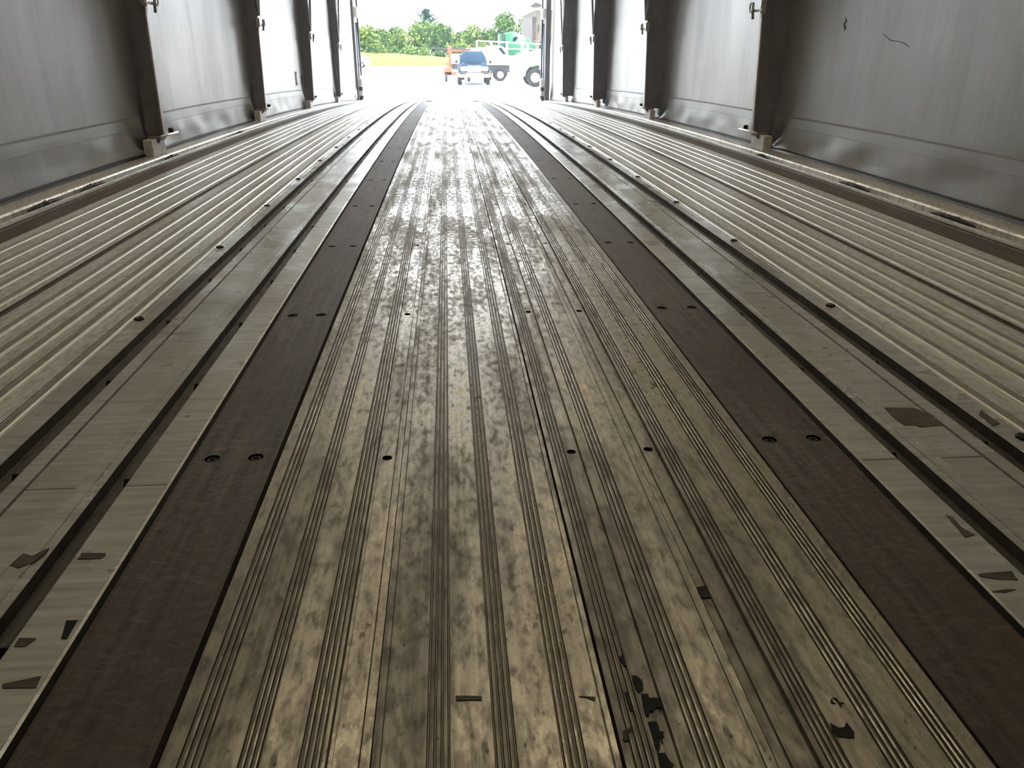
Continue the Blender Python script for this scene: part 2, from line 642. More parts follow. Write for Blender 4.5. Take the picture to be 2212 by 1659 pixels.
# centre plank 1 : left edge .. hole channel
plank('deck_plank',
      [(-0.1803, -0.003), (-0.1793, 0.0)] + grooves(-0.1680, -0.1550) + grooves(-0.1324, -0.1211) + grooves(-0.0971, -0.0852)
      + [(-0.0822, 0), (-0.0812, -0.0030), (-0.0788, -0.0030), (-0.0780, -0.0008)],
      'ribbed aluminium plank at left of the centre walkway, touching the left brown board',
      hole=(-0.0780, -0.0652, -0.0710, -0.0008),
      prof_right=[(-0.0652, -0.0008), (-0.0648, 0.0012), (-0.0625, 0.0012), (-0.0618, -0.0004), (-0.0560, -0.0004)], group=GRP_C)
# centre plank 2
plank('deck_plank',
      [(-0.0553, -0.0010), (-0.0533, -0.0010), (-0.0530, 0.0010), (-0.0502, 0.0010), (-0.0495, 0.0)]
      + grooves(-0.0221, -0.0093) + grooves(0.0186, 0.0306) + grooves(0.0585, 0.0713)
      + [(0.0872, 0), (0.0878, -0.0009), (0.0886, 0), (0.0922, 0), (0.0922, -0.004)],
      'middle ribbed aluminium plank with three rib bands, left of the thin black gap', group=GRP_C)
# centre plank 3
plank('deck_plank',
      [(0.0945, -0.004), (0.0946, 0)] + grooves(0.0999, 0.1112) + [(0.1128, 0), (0.1134, -0.0008)],
      'ribbed aluminium plank right of the thin black gap, with a row of screws',
      hole=(0.1134, 0.1244, 0.1188, -0.0008),
      prof_right=[(0.1244, -0.0008), (0.1252, -0.0032), (0.1272, -0.0032), (0.1280, 0.0)]
      + grooves(0.1387, 0.1515) + [(0.1762, 0), (0.1768, 0.0010), (0.1790, 0.0010), (0.1796, -0.0006), (0.1840, -0.0006)], group=GRP_C)
# centre plank 4
plank('deck_plank',
      [(0.1848, -0.0012), (0.1915, -0.0012), (0.1921, 0.0008), (0.1941, 0.0008), (0.1947, -0.0008)],
      'ribbed aluminium plank at right of the centre walkway, touching the right brown board',
      hole=(0.1947, 0.2060, 0.2002, -0.0008),
      prof_right=[(0.2060, -0.0008), (0.2066, -0.0034), (0.2092, -0.0034), (0.2098, 0.0012), (0.2122, 0.0012), (0.2130, 0)]
      + grooves(0.2148, 0.2264) + grooves(0.2502, 0.2626) + grooves(0.2879, 0.2995) + [(0.3117, 0), (0.3127, -0.003)], group=GRP_C)

# brown boards beside the centre planks
WD = -0.006


def board(x0, x1, holes, y_first, label, screws=True):
    mb = MB()
    ys = [y_first + 0.4572 * i for i in range(-6, 22)]
    ys = [y for y in ys if Y0 + 0.1 < y < Y1 - 0.1]
    if holes:
        holed_strip(mb, x0, x1, WD, holes, 0.0078, ys, 0.004)
    else:
        extrude(mb, [(x0, WD), (x1, WD)], 0)
    b = len(mb.v)
    for y in YS:
        z = zf(y) + WD
        mb.v += [(x0, y, z), (x0, y, z - 0.03), (x1, y, z - 0.03), (x1, y, z)]
    for i in range(len(YS) - 1):
        for k in range(3):
            mb.face((b + 4 * i + k, b + 4 * i + 4 + k, b + 4 * i + 5 + k, b + 4 * i + 1 + k))
    for y in (Y0, Y1):
        z = zf(y) + WD
        mb.add([(x0, y, z), (x1, y, z), (x1, y, z - 0.03), (x0, y, z - 0.03)], [(0, 1, 2, 3)])
    o = mb.build('wooden_board', [M['wood'], M['dark_hole']], origin=(x0, Y0, zf(Y0)), recalc=False)
    tag(o, label, 'wooden board')
    for xh in holes:
        screw_parts(o, xh, [y for y in ys if 0.2 < y < 5.6], WD - 0.004, 0.0060)
    return o


board(-0.2722, -0.1868, [-0.2515, -0.2075], 0.7190, 'long dark brown wooden board left of the centre planks, with paired screw holes')
board(0.3192, 0.4078, [0.3405, 0.3900], 0.7210, 'long dark brown wooden board right of the centre planks, with paired screw holes')
board(-1.0150, -0.9406, [], 0.7, 'narrow dark wooden board along the left side rail')
board(1.0972, 1.1900, [], 0.7, 'narrow dark wooden board along the right side rail')


# lashing tracks and flat plates on either side
def side_set(s, base, side):
    X = lambda d: base + s * d
    # inner track: lip, flat plate, recess, raised rail
    pts = [(0.0002, -0.012), (0.0004, 0.0006), (0.0030, 0.0010), (0.0042, 0.0), (0.0425, 0.0), (0.0428, -0.0097), (0.0625, -0.0097),
           (0.0630, 0.0012), (0.0645, 0.0004), (0.0722, 0.0004), (0.0728, 0.0016), (0.0866, 0.0016), (0.0870, -0.0030)]
    mb = MB()
    extrude(mb, [(X(a), b) for a, b in pts], 0.02, recess=True)
    joints(mb, X(0.0045), X(0.0420), 0.0)
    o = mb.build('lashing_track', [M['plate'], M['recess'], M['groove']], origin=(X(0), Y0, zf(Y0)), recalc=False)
    tag(o, 'inner sunken lashing track on the %s side, next to the %s centre board' % (side, side), 'lashing track')
    tabs(o, X(0.0440), X(0.0500), 0.9030, s)
    pts = [(0.0874, -0.0025), (0.0880, -0.0006), (0.1338, -0.0006), (0.1345, -0.0025)]
    mb = MB()
    extrude(mb, [(X(a), b) for a, b in pts], 0.03)
    joints(mb, X(0.0885), X(0.1333), -0.0006)
    o = mb.build('deck_plate', [M['plate'], M['recess']], origin=(X(0.09), Y0, zf(Y0)), recalc=False)
    tag(o, 'flat scuffed grey deck plate between the two %s lashing tracks' % side, 'deck plate')
    pts = [(0.1350, -0.0025), (0.1354, 0.0012), (0.1520, 0.0012), (0.1524, -0.0105), (0.1790, -0.0105), (0.1795, 0.0014), (0.1810, 0.0004),
           (0.2025, 0.0004), (0.2030, 0.0012), (0.2085, 0.0012), (0.2090, -0.001)]
    mb = MB()
    extrude(mb, [(X(a), b) for a, b in pts], 0.02, recess=True)
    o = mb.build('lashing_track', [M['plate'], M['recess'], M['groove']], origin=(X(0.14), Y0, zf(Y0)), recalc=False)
    tag(o, 'outer sunken lashing track on the %s side, next to the ribbed side planks' % side, 'lashing track')
    tabs(o, X(0.1545), X(0.1620), 0.9200, s)
    ys = [1.152 + 0.4572 * i for i in range(-2, 12)]
    for y in ys:
        q = MB()
        z = zf(y) + 0.0004
        x = X(0.2030)
        q.lathe((x, y, z), 2, [(0, 0.0078), (0.0022, 0.0078), (0.0034, 0.0060), (0.0026, 0.0035)], 8)
        q.build('bolt', M['dark_hole'], o, origin=(x - o.location.x, y - o.location.y, z - o.location.z))
    # bright rubbed strips that cap the rail edges
    return X


def joints(mb, xa, xb, dz):
    """hairline butt joints across a plate"""
    keep = mb.cur
    mb.cur = 1
    xa, xb = min(xa, xb), max(xa, xb)
    for i in range(-4, 18):
        y = 0.660 + 0.5715 * i
        z = zf(y) + dz
        mb.box(xa, xb, y - 0.0006, y + 0.0006, z - 0.001, z + 0.00012)
    mb.cur = keep


def tabs(o, xa, xb, yf, s):
    xa, xb = min(xa, xb), max(xa, xb)
    for i in range(-3, 18):
        y = yf + 0.2286 * i
        if not (0.15 < y < 5.0):
            continue
        z = zf(y)
        q = MB()
        q.prism([(y - 0.006, z - 0.0102), (y + 0.006, z - 0.0102), (y + 0.006, z - 0.0035), (y + 0.0015, z - 0.0015)], 0, xa, xb)
        q.build('stop_tab', M['dark_hole'], o, origin=(xa - o.location.x, y - o.location.y, z - o.location.z))


side_set(-1, -0.2727, 'left')
side_set(1, 0.4082, 'right')


def ribs(x0, x1, lines, s, joint_lo=None):
    """ribbed side plank from x0 (inner) to x1 (outer): at each line a raised bead with a cluster of grooves outside it"""
    pts = [(x0, -0.004), (x0 + s * 0.0005, 0)]
    for c in lines:
        pts += [(c - s * 0.0028, 0), (c - s * 0.0016, 0.0018), (c + s * 0.0004, 0.0026), (c + s * 0.0012, 0.0002)]
        for k in range(4):
            g = c + s * (0.0035 + 0.0034 * k)
            if abs(g - x0) > abs(x1 - x0) - 0.003:
                break
            pts += [(g - s * 0.0009, 0.0004), (g - s * 0.0003, -0.0012), (g + s * 0.0003, -0.0012), (g + s * 0.0009, 0.0004)]
        pts += [(c + s * 0.0165, 0.0)] if abs(c + s * 0.0165 - x0) < abs(x1 - x0) - 0.002 else []
    pts += [(x1 - s * 0.0005, 0), (x1, -0.004)]
    return pts


def side_plank(x0, x1, lines, s, label):
    mb = MB()
    extrude(mb, ribs(x0, x1, lines, s), 0.03, bead=True)
    o = mb.build('deck_plank', [M['alu_side'], M['bead'], M['groove']], origin=(x0, Y0, zf(Y0)), recalc=False)
    tag(o, label, 'deck plank', 'ribbed side planks')
    return o


side_plank(-0.4826, -0.6900, [-0.4870, -0.5324, -0.5680, -0.6065, -0.6470], -1, 'ribbed aluminium side plank on the left, next to the outer lashing track')
side_plank(-0.7035, -0.9398, [-0.7200, -0.7700, -0.8080, -0.8520, -0.9000], -1, 'ribbed aluminium side plank on the left, next to the narrow wooden board')
side_plank(0.6180, 0.8380, [0.6215, 0.6680, 0.7170, 0.7500, 0.7920], 1, 'ribbed aluminium side plank on the right, next to the outer lashing track')
side_plank(0.8520, 1.0964, [0.8640, 0.9150, 0.9590, 1.0000, 1.0480], 1, 'ribbed aluminium side plank on the right, next to the narrow wooden board')
# dark joint strips between the side planks
for xa, xb, side in ((-0.7025, -0.6910, 'left'), (0.8390, 0.8510, 'right')):
    mb = MB()
    extrude(mb, [(xa, -0.004), (xa + 0.004, -0.004), (xa + 0.0045, -0.0015), (xb - 0.0045, -0.0015), (xb - 0.004, -0.004), (xb, -0.004)], 0.02)
    o = mb.build('joint_strip', [M['wood']], origin=(xa, Y0, zf(Y0)), recalc=False)
    tag(o, 'narrow dark joint strip between the two ribbed planks on the %s' % side, 'joint strip')


# side rails
def rail(s, x_in, ridge, out, side):
    pts = [(x_in, -0.004), (x_in, 0.0), (x_in + s * 0.018, 0.0), (x_in + s * 0.0185, 0.0030), (x_in + s * 0.0215, 0.0034), (x_in + s * 0.022, -0.008),
           (ridge - s * 0.010, -0.008), (ridge - s * 0.0095, 0.004), (ridge - s * 0.006, 0.0085), (ridge, 0.0105), (ridge + s * 0.005, 0.0095),
           (ridge + s * 0.007, 0.0075), (out, 0.0065), (out, -0.06)]
    mb = MB()
    extrude(mb, pts, 0.06)
    o = mb.build('side_rail', [M['alu_bright']], origin=(x_in, Y0, zf(Y0)), recalc=False)
    tag(o, 'bright aluminium side rail below the %s curtain' % side, 'side rail')


rail(-1, -1.0156, -1.074, -1.137, 'left')
rail(1, 1.1906, 1.260, 1.338, 'right')


# torn rubber seal left in the rail slots
def seal(x, ya, yb, label):
    mb = MB()
    n = 18
    rng = random.Random(int(ya * 100))
    pts, rr = [], []
    for i in range(n + 1):
        y = ya + (yb - ya) * i / n
        k = math.sin(math.pi * i / n)
        pts.append((x + rng.uniform(-.002, .002), y, zf(y) - 0.001 + 0.005 * k * rng.uniform(0.5, 1)))
        rr.append(0.002 + 0.0055 * k * rng.uniform(0.6, 1.0))
    mb.tube(pts, rr, 7)
    o = mb.build('rubber_seal', M['black'], origin=(x, ya, zf(ya)))
    tag(o, label, 'rubber seal')


seal(-1.052, 2.02, 2.22, 'torn black rubber seal in the left rail slot, nearest the camera')
seal(-1.052, 2.32, 2.50, 'torn black rubber seal in the left rail slot, before the near post')
seal(-1.052, 3.05, 3.20, 'torn black rubber seal in the left rail slot, at the near post')
seal(-1.052, 4.10, 4.25, 'torn black rubber seal in the left rail slot, between the first two posts')
seal(1.233, 2.22, 2.40, 'torn black rubber seal in the right rail slot, in front of the near post')
seal(1.233, 3.00, 3.12, 'torn black rubber seal in the right rail slot, beside the near post')
seal(1.233, 1.72, 1.90, 'torn black rubber seal in the right rail slot, nearest the camera')

# ---------------------------------------------------------------- curtains
LP = [3.16, 4.97, 6.80, 8.60, 10.50]
RP = [3.26, 5.10, 6.95, 8.80, 10.60]
TOP = 2.50


def bay(y, posts):
    ps = [posts[0] - 4 * 1.83, posts[0] - 3 * 1.83, posts[0] - 2 * 1.83, posts[0] - 1.83] + posts + [posts[-1] + 1.83]
    for a, b in zip(ps[:-1], ps[1:]):
        if a <= y < b:
            return a, b
    return ps[0], ps[1]


def bulge(y, h, posts, seed):
    a, b = bay(y, posts)
    t_ = (y - a) / (b - a)
    k = min(1.0, h / 0.22)
    o = 0.014 * math.sin(math.pi * t_) ** 2 * (0.35 + 0.65 * k)
    o += 0.0012 * mn.noise(Vector((y * 1.3, h * 1.1, seed)))
    low = math.exp(-((h - 0.055) / 0.045) ** 2)
    o += low * 0.010 * mn.noise(Vector((y * 5.0, h * 6.0, seed + 3)))
    # creases that fan out from the foot of each post
    for p, sg in ((a, 1), (b, -1)):
        dy = (y - p) * sg
        dh = h - 0.005
        r = math.hypot(dy, dh)
        if r < 0.42:
            ang = math.atan2(dh, dy)
            o += 0.020 * math.sin(ang * 6.0 + seed + p) * math.exp(-(r / 0.16) ** 2) * min(1, r / 0.05) * math.exp(-max(0, h - .16) / .05)
    return o


def curtain(s, X, posts, seed, name):
    ys = np.arange(Y0, posts[-1] + 0.10, 0.022)
    hs = [-0.05, -0.02, 0, 0.008, 0.016, 0.024, 0.032, 0.042, 0.052, 0.062, 0.075, 0.09, 0.105, 0.12, 0.135, 0.15, 0.17, 0.2, 0.24, 0.29, 0.35, 0.42,
          0.5, 0.6, 0.75, 0.9, 1.1, 1.35, 1.6, 1.85, 2.1, 2.3, TOP]
    mb = MB()
    mb.sm = True
    n = len(hs)
    for y in ys:
        for h in hs:
            mb.v.append((X + s * bulge(y, max(h, 0), posts, seed), y, zf(y) + h))
    for i in range(len(ys) - 1):
        for j in range(n - 1):
            mb.face((i * n + j, i * n + j + 1, (i + 1) * n + j + 1, (i + 1) * n + j))
    o = mb.build(name, M['curtain'], kind='structure', recalc=False)
    # welded hem seam
    q = MB()
    q.sm = True
    prof = [(0.1475, -0.001), (0.1460, 0.0035), (0.1400, 0.0016), (0.1230, 0.0014), (0.1060, 0.0010), (0.1040, -0.0005)]
    for k in range(len(prof) - 1):
        b = len(q.v)
        for y in ys:
            for h, d in prof[k:k + 2]:
                q.v.append((X + s * (bulge(y, h, posts, seed) - d), y, zf(y) + h))
        for i in range(len(ys) - 1):
            q.face((b + 2 * i, b + 2 * i + 1, b + 2 * i + 3, b + 2 * i + 2))
    q.build('weld_seam', M['seam'], o, recalc=False)
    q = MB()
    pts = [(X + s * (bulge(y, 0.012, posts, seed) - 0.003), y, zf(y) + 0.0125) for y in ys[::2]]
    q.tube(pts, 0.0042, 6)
    q.build('hem_shade_strip', M['black'], o)  # black tube added where the gap under the hem lies in shade
    return o


XL, XR = -1.150, 1.352
wall_l = curtain(-1, XL, LP, 1.0, 'wall_left')
wall_r = curtain(1, XR, RP, 5.0, 'wall_right')

# roof tarp and front bulkhead
mb = MB()
ys = [Y0 + (Y1 - Y0) * i / 24 for i in range(25)]
xs = [(-1.22, 2.5), (-1.0, 2.56), (-0.3, 2.64), (0.1, 2.66), (0.5, 2.64), (1.2, 2.56), (1.42, 2.5)]
mb.sm = True
for y in ys:
    for x, h in xs:
        mb.v.append((x, y, zf(y) + h - 0.02 * math.sin(y * 3.4) ** 2))
n = len(xs)
for i in range(len(ys) - 1):
    for j in range(n - 1):
        mb.face((i * n + j, i * n + j + 1, (i + 1) * n + j + 1, (i + 1) * n + j))
mb.build('ceiling', M['tarp'], kind='structure', recalc=False)
mb = MB()
mb.box(-1.24, 1.44, Y0 - 0.05, Y0, zf(Y0) - 0.1, zf(Y0) + 2.72)
mb.build('wall_back', M['panel'], kind='structure')


# ---------------------------------------------------------------- posts
def ring(mb, c, r, rt_, axis='y', n=16, sx=1.0):
    pts = []
    for k in range(n):
        a = 2 * math.pi * k / n
        if axis == 'y':
            pts.append((c[0] + r * sx * math.cos(a), c[1], c[2] + r * math.sin(a)))
        else:
            pts.append((c[0], c[1] + r * sx * math.cos(a), c[2] + r * math.sin(a)))
    mb.tube(pts, rt_, 6, closed=True)


def bow_post(s, xi, y, xtop_off, label, braces=True, latch_h=0.53):
    """s=-1 left wall, +1 right wall. xi = x of the aisle-side edge at the foot"""
    z0 = zf(y)
    lean = xtop_off / 0.5                # metres of x per metre of height
    t = thing('tarp_post', (xi, y, z0), label, 'post', 'dark tarp bow posts along both curtains')
    H = 2.52

    def X(d, h):                          # d = distance outwards from the aisle edge
        return xi + s * d + lean * (h - 0.1)
    # upright: open channel, dark face towards the camera
    mb = MB()
    h0 = 0.070
    for (d0, d1, ya, yb) in ((0.0, 0.044, -0.006, 0.0), (0.0, 0.006, 0.0, 0.024), (0.038, 0.066, 0.004, 0.050), (0.014, 0.020, 0.0, 0.036)):
        vs_ = []
        for h in (h0, H):
            for yy in (ya, yb):
                for d in (d0, d1):
                    xx = X(d, h) if d < 0.06 else (XL - 0.004 if s < 0 else XR + 0.004)
                    vs_.append((xx, y + yy, z0 + h))
        mb.add(vs_, [(0, 2, 3, 1), (4, 5, 7, 6), (0, 1, 5, 4), (2, 6, 7, 3), (0, 4, 6, 2), (1, 3, 7, 5)])
    mb.build('upright', M['post'], t)
    # strip on the aisle-side flange, grazing light put into its pale colour
    mb = MB()
    vs_ = []
    for h in (h0 + 0.004, H - 0.004):
        for yy in (0.002, 0.022):
            for d in (-0.0015, 0.0):
                vs_.append((X(d, h), y + yy, z0 + h))
    mb.add(vs_, [(0, 2, 3, 1), (4, 5, 7, 6), (0, 1, 5, 4), (2, 6, 7, 3), (0, 4, 6, 2), (1, 3, 7, 5)])
    o = mb.build('flange_strip', M['post_side'], t)
    o['label'] = 'pale edge strip with painted grazing light'
    # lower gusset plate that widens towards the foot
    mb = MB()
    prof = [(0.040, 0.30), (0.056, 0.24), (0.060, 0.09), (0.056, 0.072), (0.010, 0.072), (0.010, 0.30)]
    mb.prism([(X(d, h), z0 + h) for d, h in prof], 1, y - 0.010, y - 0.0065)
    mb.build('gusset_plate', M['post'], t)
    # socket box on the rail
    mb = MB()
    xo = xi - s * 0.006
    xa, xb = sorted((xo + s * 0.024, xo + s * 0.058))
    mb.box(xa, xb, y - 0.085, y + 0.055, z0 + 0.0065, z0 + 0.066, 0.002)
    mb.build('socket', M['socket'], t)
    # chipped lower cap between upright and socket
    mb = MB()
    xa, xb = sorted((X(0.004, 0.07), X(0.056, 0.07)))
    mb.box(xa, xb, y - 0.030, y + 0.040, z0 + 0.058, z0 + 0.074, 0.004)
    mb.lathe((X(0.020, 0.07), y - 0.02, z0 + 0.050), 2, [(0, 0.008), (0.012, 0.010), (0.02, 0.008)], 10)
    mb.build('foot_bracket', M['post'], t)
    # lock bar
    mb = MB()
    xa = xi - s * 0.012
    mb.tube([(xa, y - 0.075, z0 + 0.076), (xa, y + 0.02, z0 + 0.077), (xa + s * 0.003, y + 0.135, z0 + 0.075)], 0.0048, 8)
    mb.build('lock_bar', M['zinc'], t)
    mb = MB()
    mb.lathe((xa + s * 0.008, y + 0.075, z0 + 0.079), 2, [(0, 0.010), (0.014, 0.010), (0.017, 0.007)], 6)
    mb.build('lock_nut', M['dark_hole'], t)
    # latch with ring
    hz = z0 + latch_h
    xa = X(-0.004, latch_h)
    mb = MB()
    mb.box(min(xa - s * 0.010, xa + s * 0.012), max(xa - s * 0.010, xa + s * 0.012), y - 0.014, y - 0.0065, hz - 0.012, hz + 0.035, 0.002)
    mb.tube([(xa - s * 0.004, y - 0.03, hz), (xa - s * 0.004, y + 0.07, hz)], 0.005, 8)
    mb.build('latch', M['zinc'], t)
    mb = MB()
    ring(mb, (xa - s * 0.016, y + 0.075, hz + 0.012), 0.018, 0.0028, 'x', sx=0.8)
    mb.tube([(xa - s * 0.012, y + 0.055, hz - 0.03), (xa - s * 0.014, y + 0.065, hz + 0.03)], 0.0055, 7)
    mb.build('pull_ring', M['rod'], t)
    if braces:
        for sl, rr in ((-0.62, 0.010), (0.42, 0.009)):
            mb = MB()
            hh = H - 0.3
            a = (X(-0.004, latch_h + 0.04), y + 0.02, hz + 0.05)
            mb.tube([a, (X(-0.004, hh), y + 0.02 + sl * 1.2, z0 + hh)], rr, 8)
            mb.build('brace_rod', M['rod'], t)
    return t


names = ['nearest', 'second', 'third', 'fourth']
for i, y in enumerate(LP[:4]):
    bow_post(-1, [-1.081, -1.083, -1.087, -1.098][i], y, [0.010, 0.012, 0.014, 0.016][i],
             '%s dark steel post against the left curtain, standing in its pale socket' % names[i], braces=i > 0)
for i, y in enumerate(RP[:4]):
    bow_post(1, [1.262, 1.247, 1.246, 1.243][i], y, -[0.024, 0.018, 0.014, 0.012][i],
             '%s dark steel post against the right curtain, standing in its pale socket' % names[i], braces=i > 0)

# added unseen sheet below the front roof that keeps light off the near deck
mb = MB()
mb.add([(-1.2, Y0, zf(Y0) + 2.44), (1.4, Y0, zf(Y0) + 2.44), (1.4, 1.3, zf(1.3) + 2.44), (-1.2, 1.3, zf(1.3) + 2.44),
        (-1.2, Y0, zf(Y0) + 2.46), (1.4, Y0, zf(Y0) + 2.46), (1.4, 1.3, zf(1.3) + 2.46), (-1.2, 1.3, zf(1.3) + 2.46)],
       [(0, 1, 2, 3), (4, 7, 6, 5), (0, 4, 5, 1), (1, 5, 6, 2), (2, 6, 7, 3), (3, 7, 4, 0)])
mb.build('trim_8', M['liner'], kind='structure')
# roof bows across the tarp
for i, y in enumerate(LP[:4]):
    mb = MB()
    prof = [(-1.15, 2.42), (-1.0, 2.50), (-0.3, 2.58), (0.1, 2.60), (0.5, 2.58), (1.2, 2.50), (1.36, 2.42)]
    b = len(mb.v)
    for x, h in prof:
        for yy in (-0.34, 0.34):
            for dh in (0.0, 0.012):
                mb.v.append((x, y + 0.1 + yy, zf(y) + h + dh - 0.02))
    for k in range(len(prof) - 1):
        q = b + 4 * k
        mb.face((q, q + 4, q + 6, q + 2)); mb.face((q + 1, q + 3, q + 7, q + 5)); mb.face((q, q + 1, q + 5, q + 4)); mb.face((q + 2, q + 6, q + 7, q + 3))
    mb.build('trim_%d' % (i + 1), M['liner'], kind='structure')


# ---------------------------------------------------------------- rear frame posts at the open end
def rear_post(s, xo, side):
    """xo: aisle-side x of the frame"""
    y = 10.62
    z0 = zf(y)
    t = thing('rear_door_post', (xo, y, z0), 'white and black rear door post at the open end, %s side' % side, 'door post')
    f = lambda a, b: (min(xo + s * a, xo + s * b), max(xo + s * a, xo + s * b))
    mb = MB()
    mb.box(*f(0.035, 0.10), y - 0.05, y + 0.12, z0 - 0.02, z0 + 2.5, 0.004)
    mb.build('upright', M['post'], t)
    mb = MB()
    mb.box(*f(0.0, 0.018), y + 0.10, y + 0.16, z0 + 0.30, z0 + 2.4, 0.003)
    mb.build('tail_bar', M['darkgrey'], t)
    mb = MB()
    mb.box(*f(-0.004, 0.045), y + 0.0, y + 0.20, z0 + 0.97, z0 + 1.09, 0.004)
    mb.build('upper_bracket', M['white'], t)
    mb = MB()
    mb.tube([(xo + s * 0.028, y + 0.05, z0 + 0.25), (xo + s * 0.030, y + 0.12, z0 + 0.92)], 0.013, 8)
    mb.build('strut', M['gutter'], t)['label'] = 'pale blue grey strut'
    for k, (a, b_, mt) in enumerate(((0.17, 0.27, 'offwhite'), (0.125, 0.168, 'black'), (0.065, 0.122, 'offwhite'))):
        mb = MB()
        mb.box(*f(-0.01, 0.05), y + 0.0, y + 0.15, z0 + a, z0 + b_, 0.005)
        o = mb.build('hinge_block', M[mt], t)
        o['label'] = 'black hinge block' if mt == 'black' else 'white hinge block'
    mb = MB()
    mb.prism([(xo - s * 0.012, z0 + 0.060), (xo + s * 0.05, z0 + 0.060), (xo + s * 0.05, z0 - 0.02), (xo + s * 0.028, z0 - 0.02), (xo - s * 0.004, z0 + 0.03)],
             1, y + 0.02, y + 0.16)
    mb.build('foot_bracket', M['black'], t)


rear_post(-1, -1.085, 'left')
rear_post(1, 1.222, 'right')
# threshold across the end of the deck
mb = MB()
ye = Y1
mb.box(-1.14, 1.34, ye, ye + 0.03, zf(ye) - 0.12, zf(ye) + 0.004, 0.002)
mb.build('trim_9', M['darkgrey'], kind='structure')

# support of the trailer below the deck
t = thing('trailer_chassis', (0.1, 4.3, 0), 'steel trailer chassis under the aluminium deck', 'chassis')
for x in (-0.4, 0.6):
    mb = MB()
    for a, b in zip(YS[:-1], YS[1:]):
        mb.add([(x - 0.06, a, zf(a) - 0.5), (x + 0.06, a, zf(a) - 0.5), (x + 0.06, a, zf(a) - 0.146), (x - 0.06, a, zf(a) - 0.146),
                (x - 0.06, b, zf(b) - 0.5), (x + 0.06, b, zf(b) - 0.5), (x + 0.06, b, zf(b) - 0.146), (x - 0.06, b, zf(b) - 0.146)],
               [(0, 1, 5, 4), (1, 2, 6, 5), (2, 3, 7, 6), (3, 0, 4, 7)])
    mb.build('main_beam', M['darkgrey'], t)
for y in (8.0, 9.3):
    for x in (-0.95, 1.15):
        mb = MB()
        mb.lathe((x - 0.14, y, 0.5), 0, [(0, 0.30), (0.0, 0.48), (0.03, 0.5), (0.25, 0.5), (0.28, 0.48), (0.28, 0.30)], 24)
        mb.build('wheel', M['tyre'], t)
    mb = MB()
    mb.tube([(-0.95, y, 0.5), (1.15, y, 0.5)], 0.07, 10)
    mb.box(-0.46, -0.34, y - 0.1, y + 0.1, 0.5, zf(y) - 0.45)
    mb.box(0.54, 0.66, y - 0.1, y + 0.1, 0.5, zf(y) - 0.45)
    mb.build('axle', M['darkgrey'], t)


# ---------------------------------------------------------------- marks lying on the deck
def blob(name, x, y, poly, mat, label, cat, dz=0.0004, th=0.0005, group=None, wood=False):
    """irregular thin patch; poly in metres around (x,y)"""
    mb = MB()
    base = WD if wood else 0.0
    pts = [(x + a, y + b) for a, b in poly]
    n = len(pts)
    c = (sum(p[0] for p in pts) / n, sum(p[1] for p in pts) / n)
    z = lambda q: zf(q[1]) + base + dz
    vs_ = [(p[0], p[1], z(p) + th) for p in pts] + [(c[0], c[1], z(c) + th)] + [(p[0], p[1], z(p) - 0.0006) for p in pts]
    fs = []
    for k in range(n):
        l = (k + 1) % n
        fs += [(k, l, n), (k, n + 1 + k, n + 1 + l, l)]
    mb.add(vs_, fs)
    o = mb.build(name, M[mat], origin=(x, y, z((x, y))))
    tag(o, label, cat, group)
    return o


def rag(rx, ry, n=16, seed=0, k=0.35):
    g = random.Random(seed)
    return [(rx * math.cos(2 * math.pi * i / n) * (1 + g.uniform(-k, k)), ry * math.sin(2 * math.pi * i / n) * (1 + g.uniform(-k, k))) for i in range(n)]


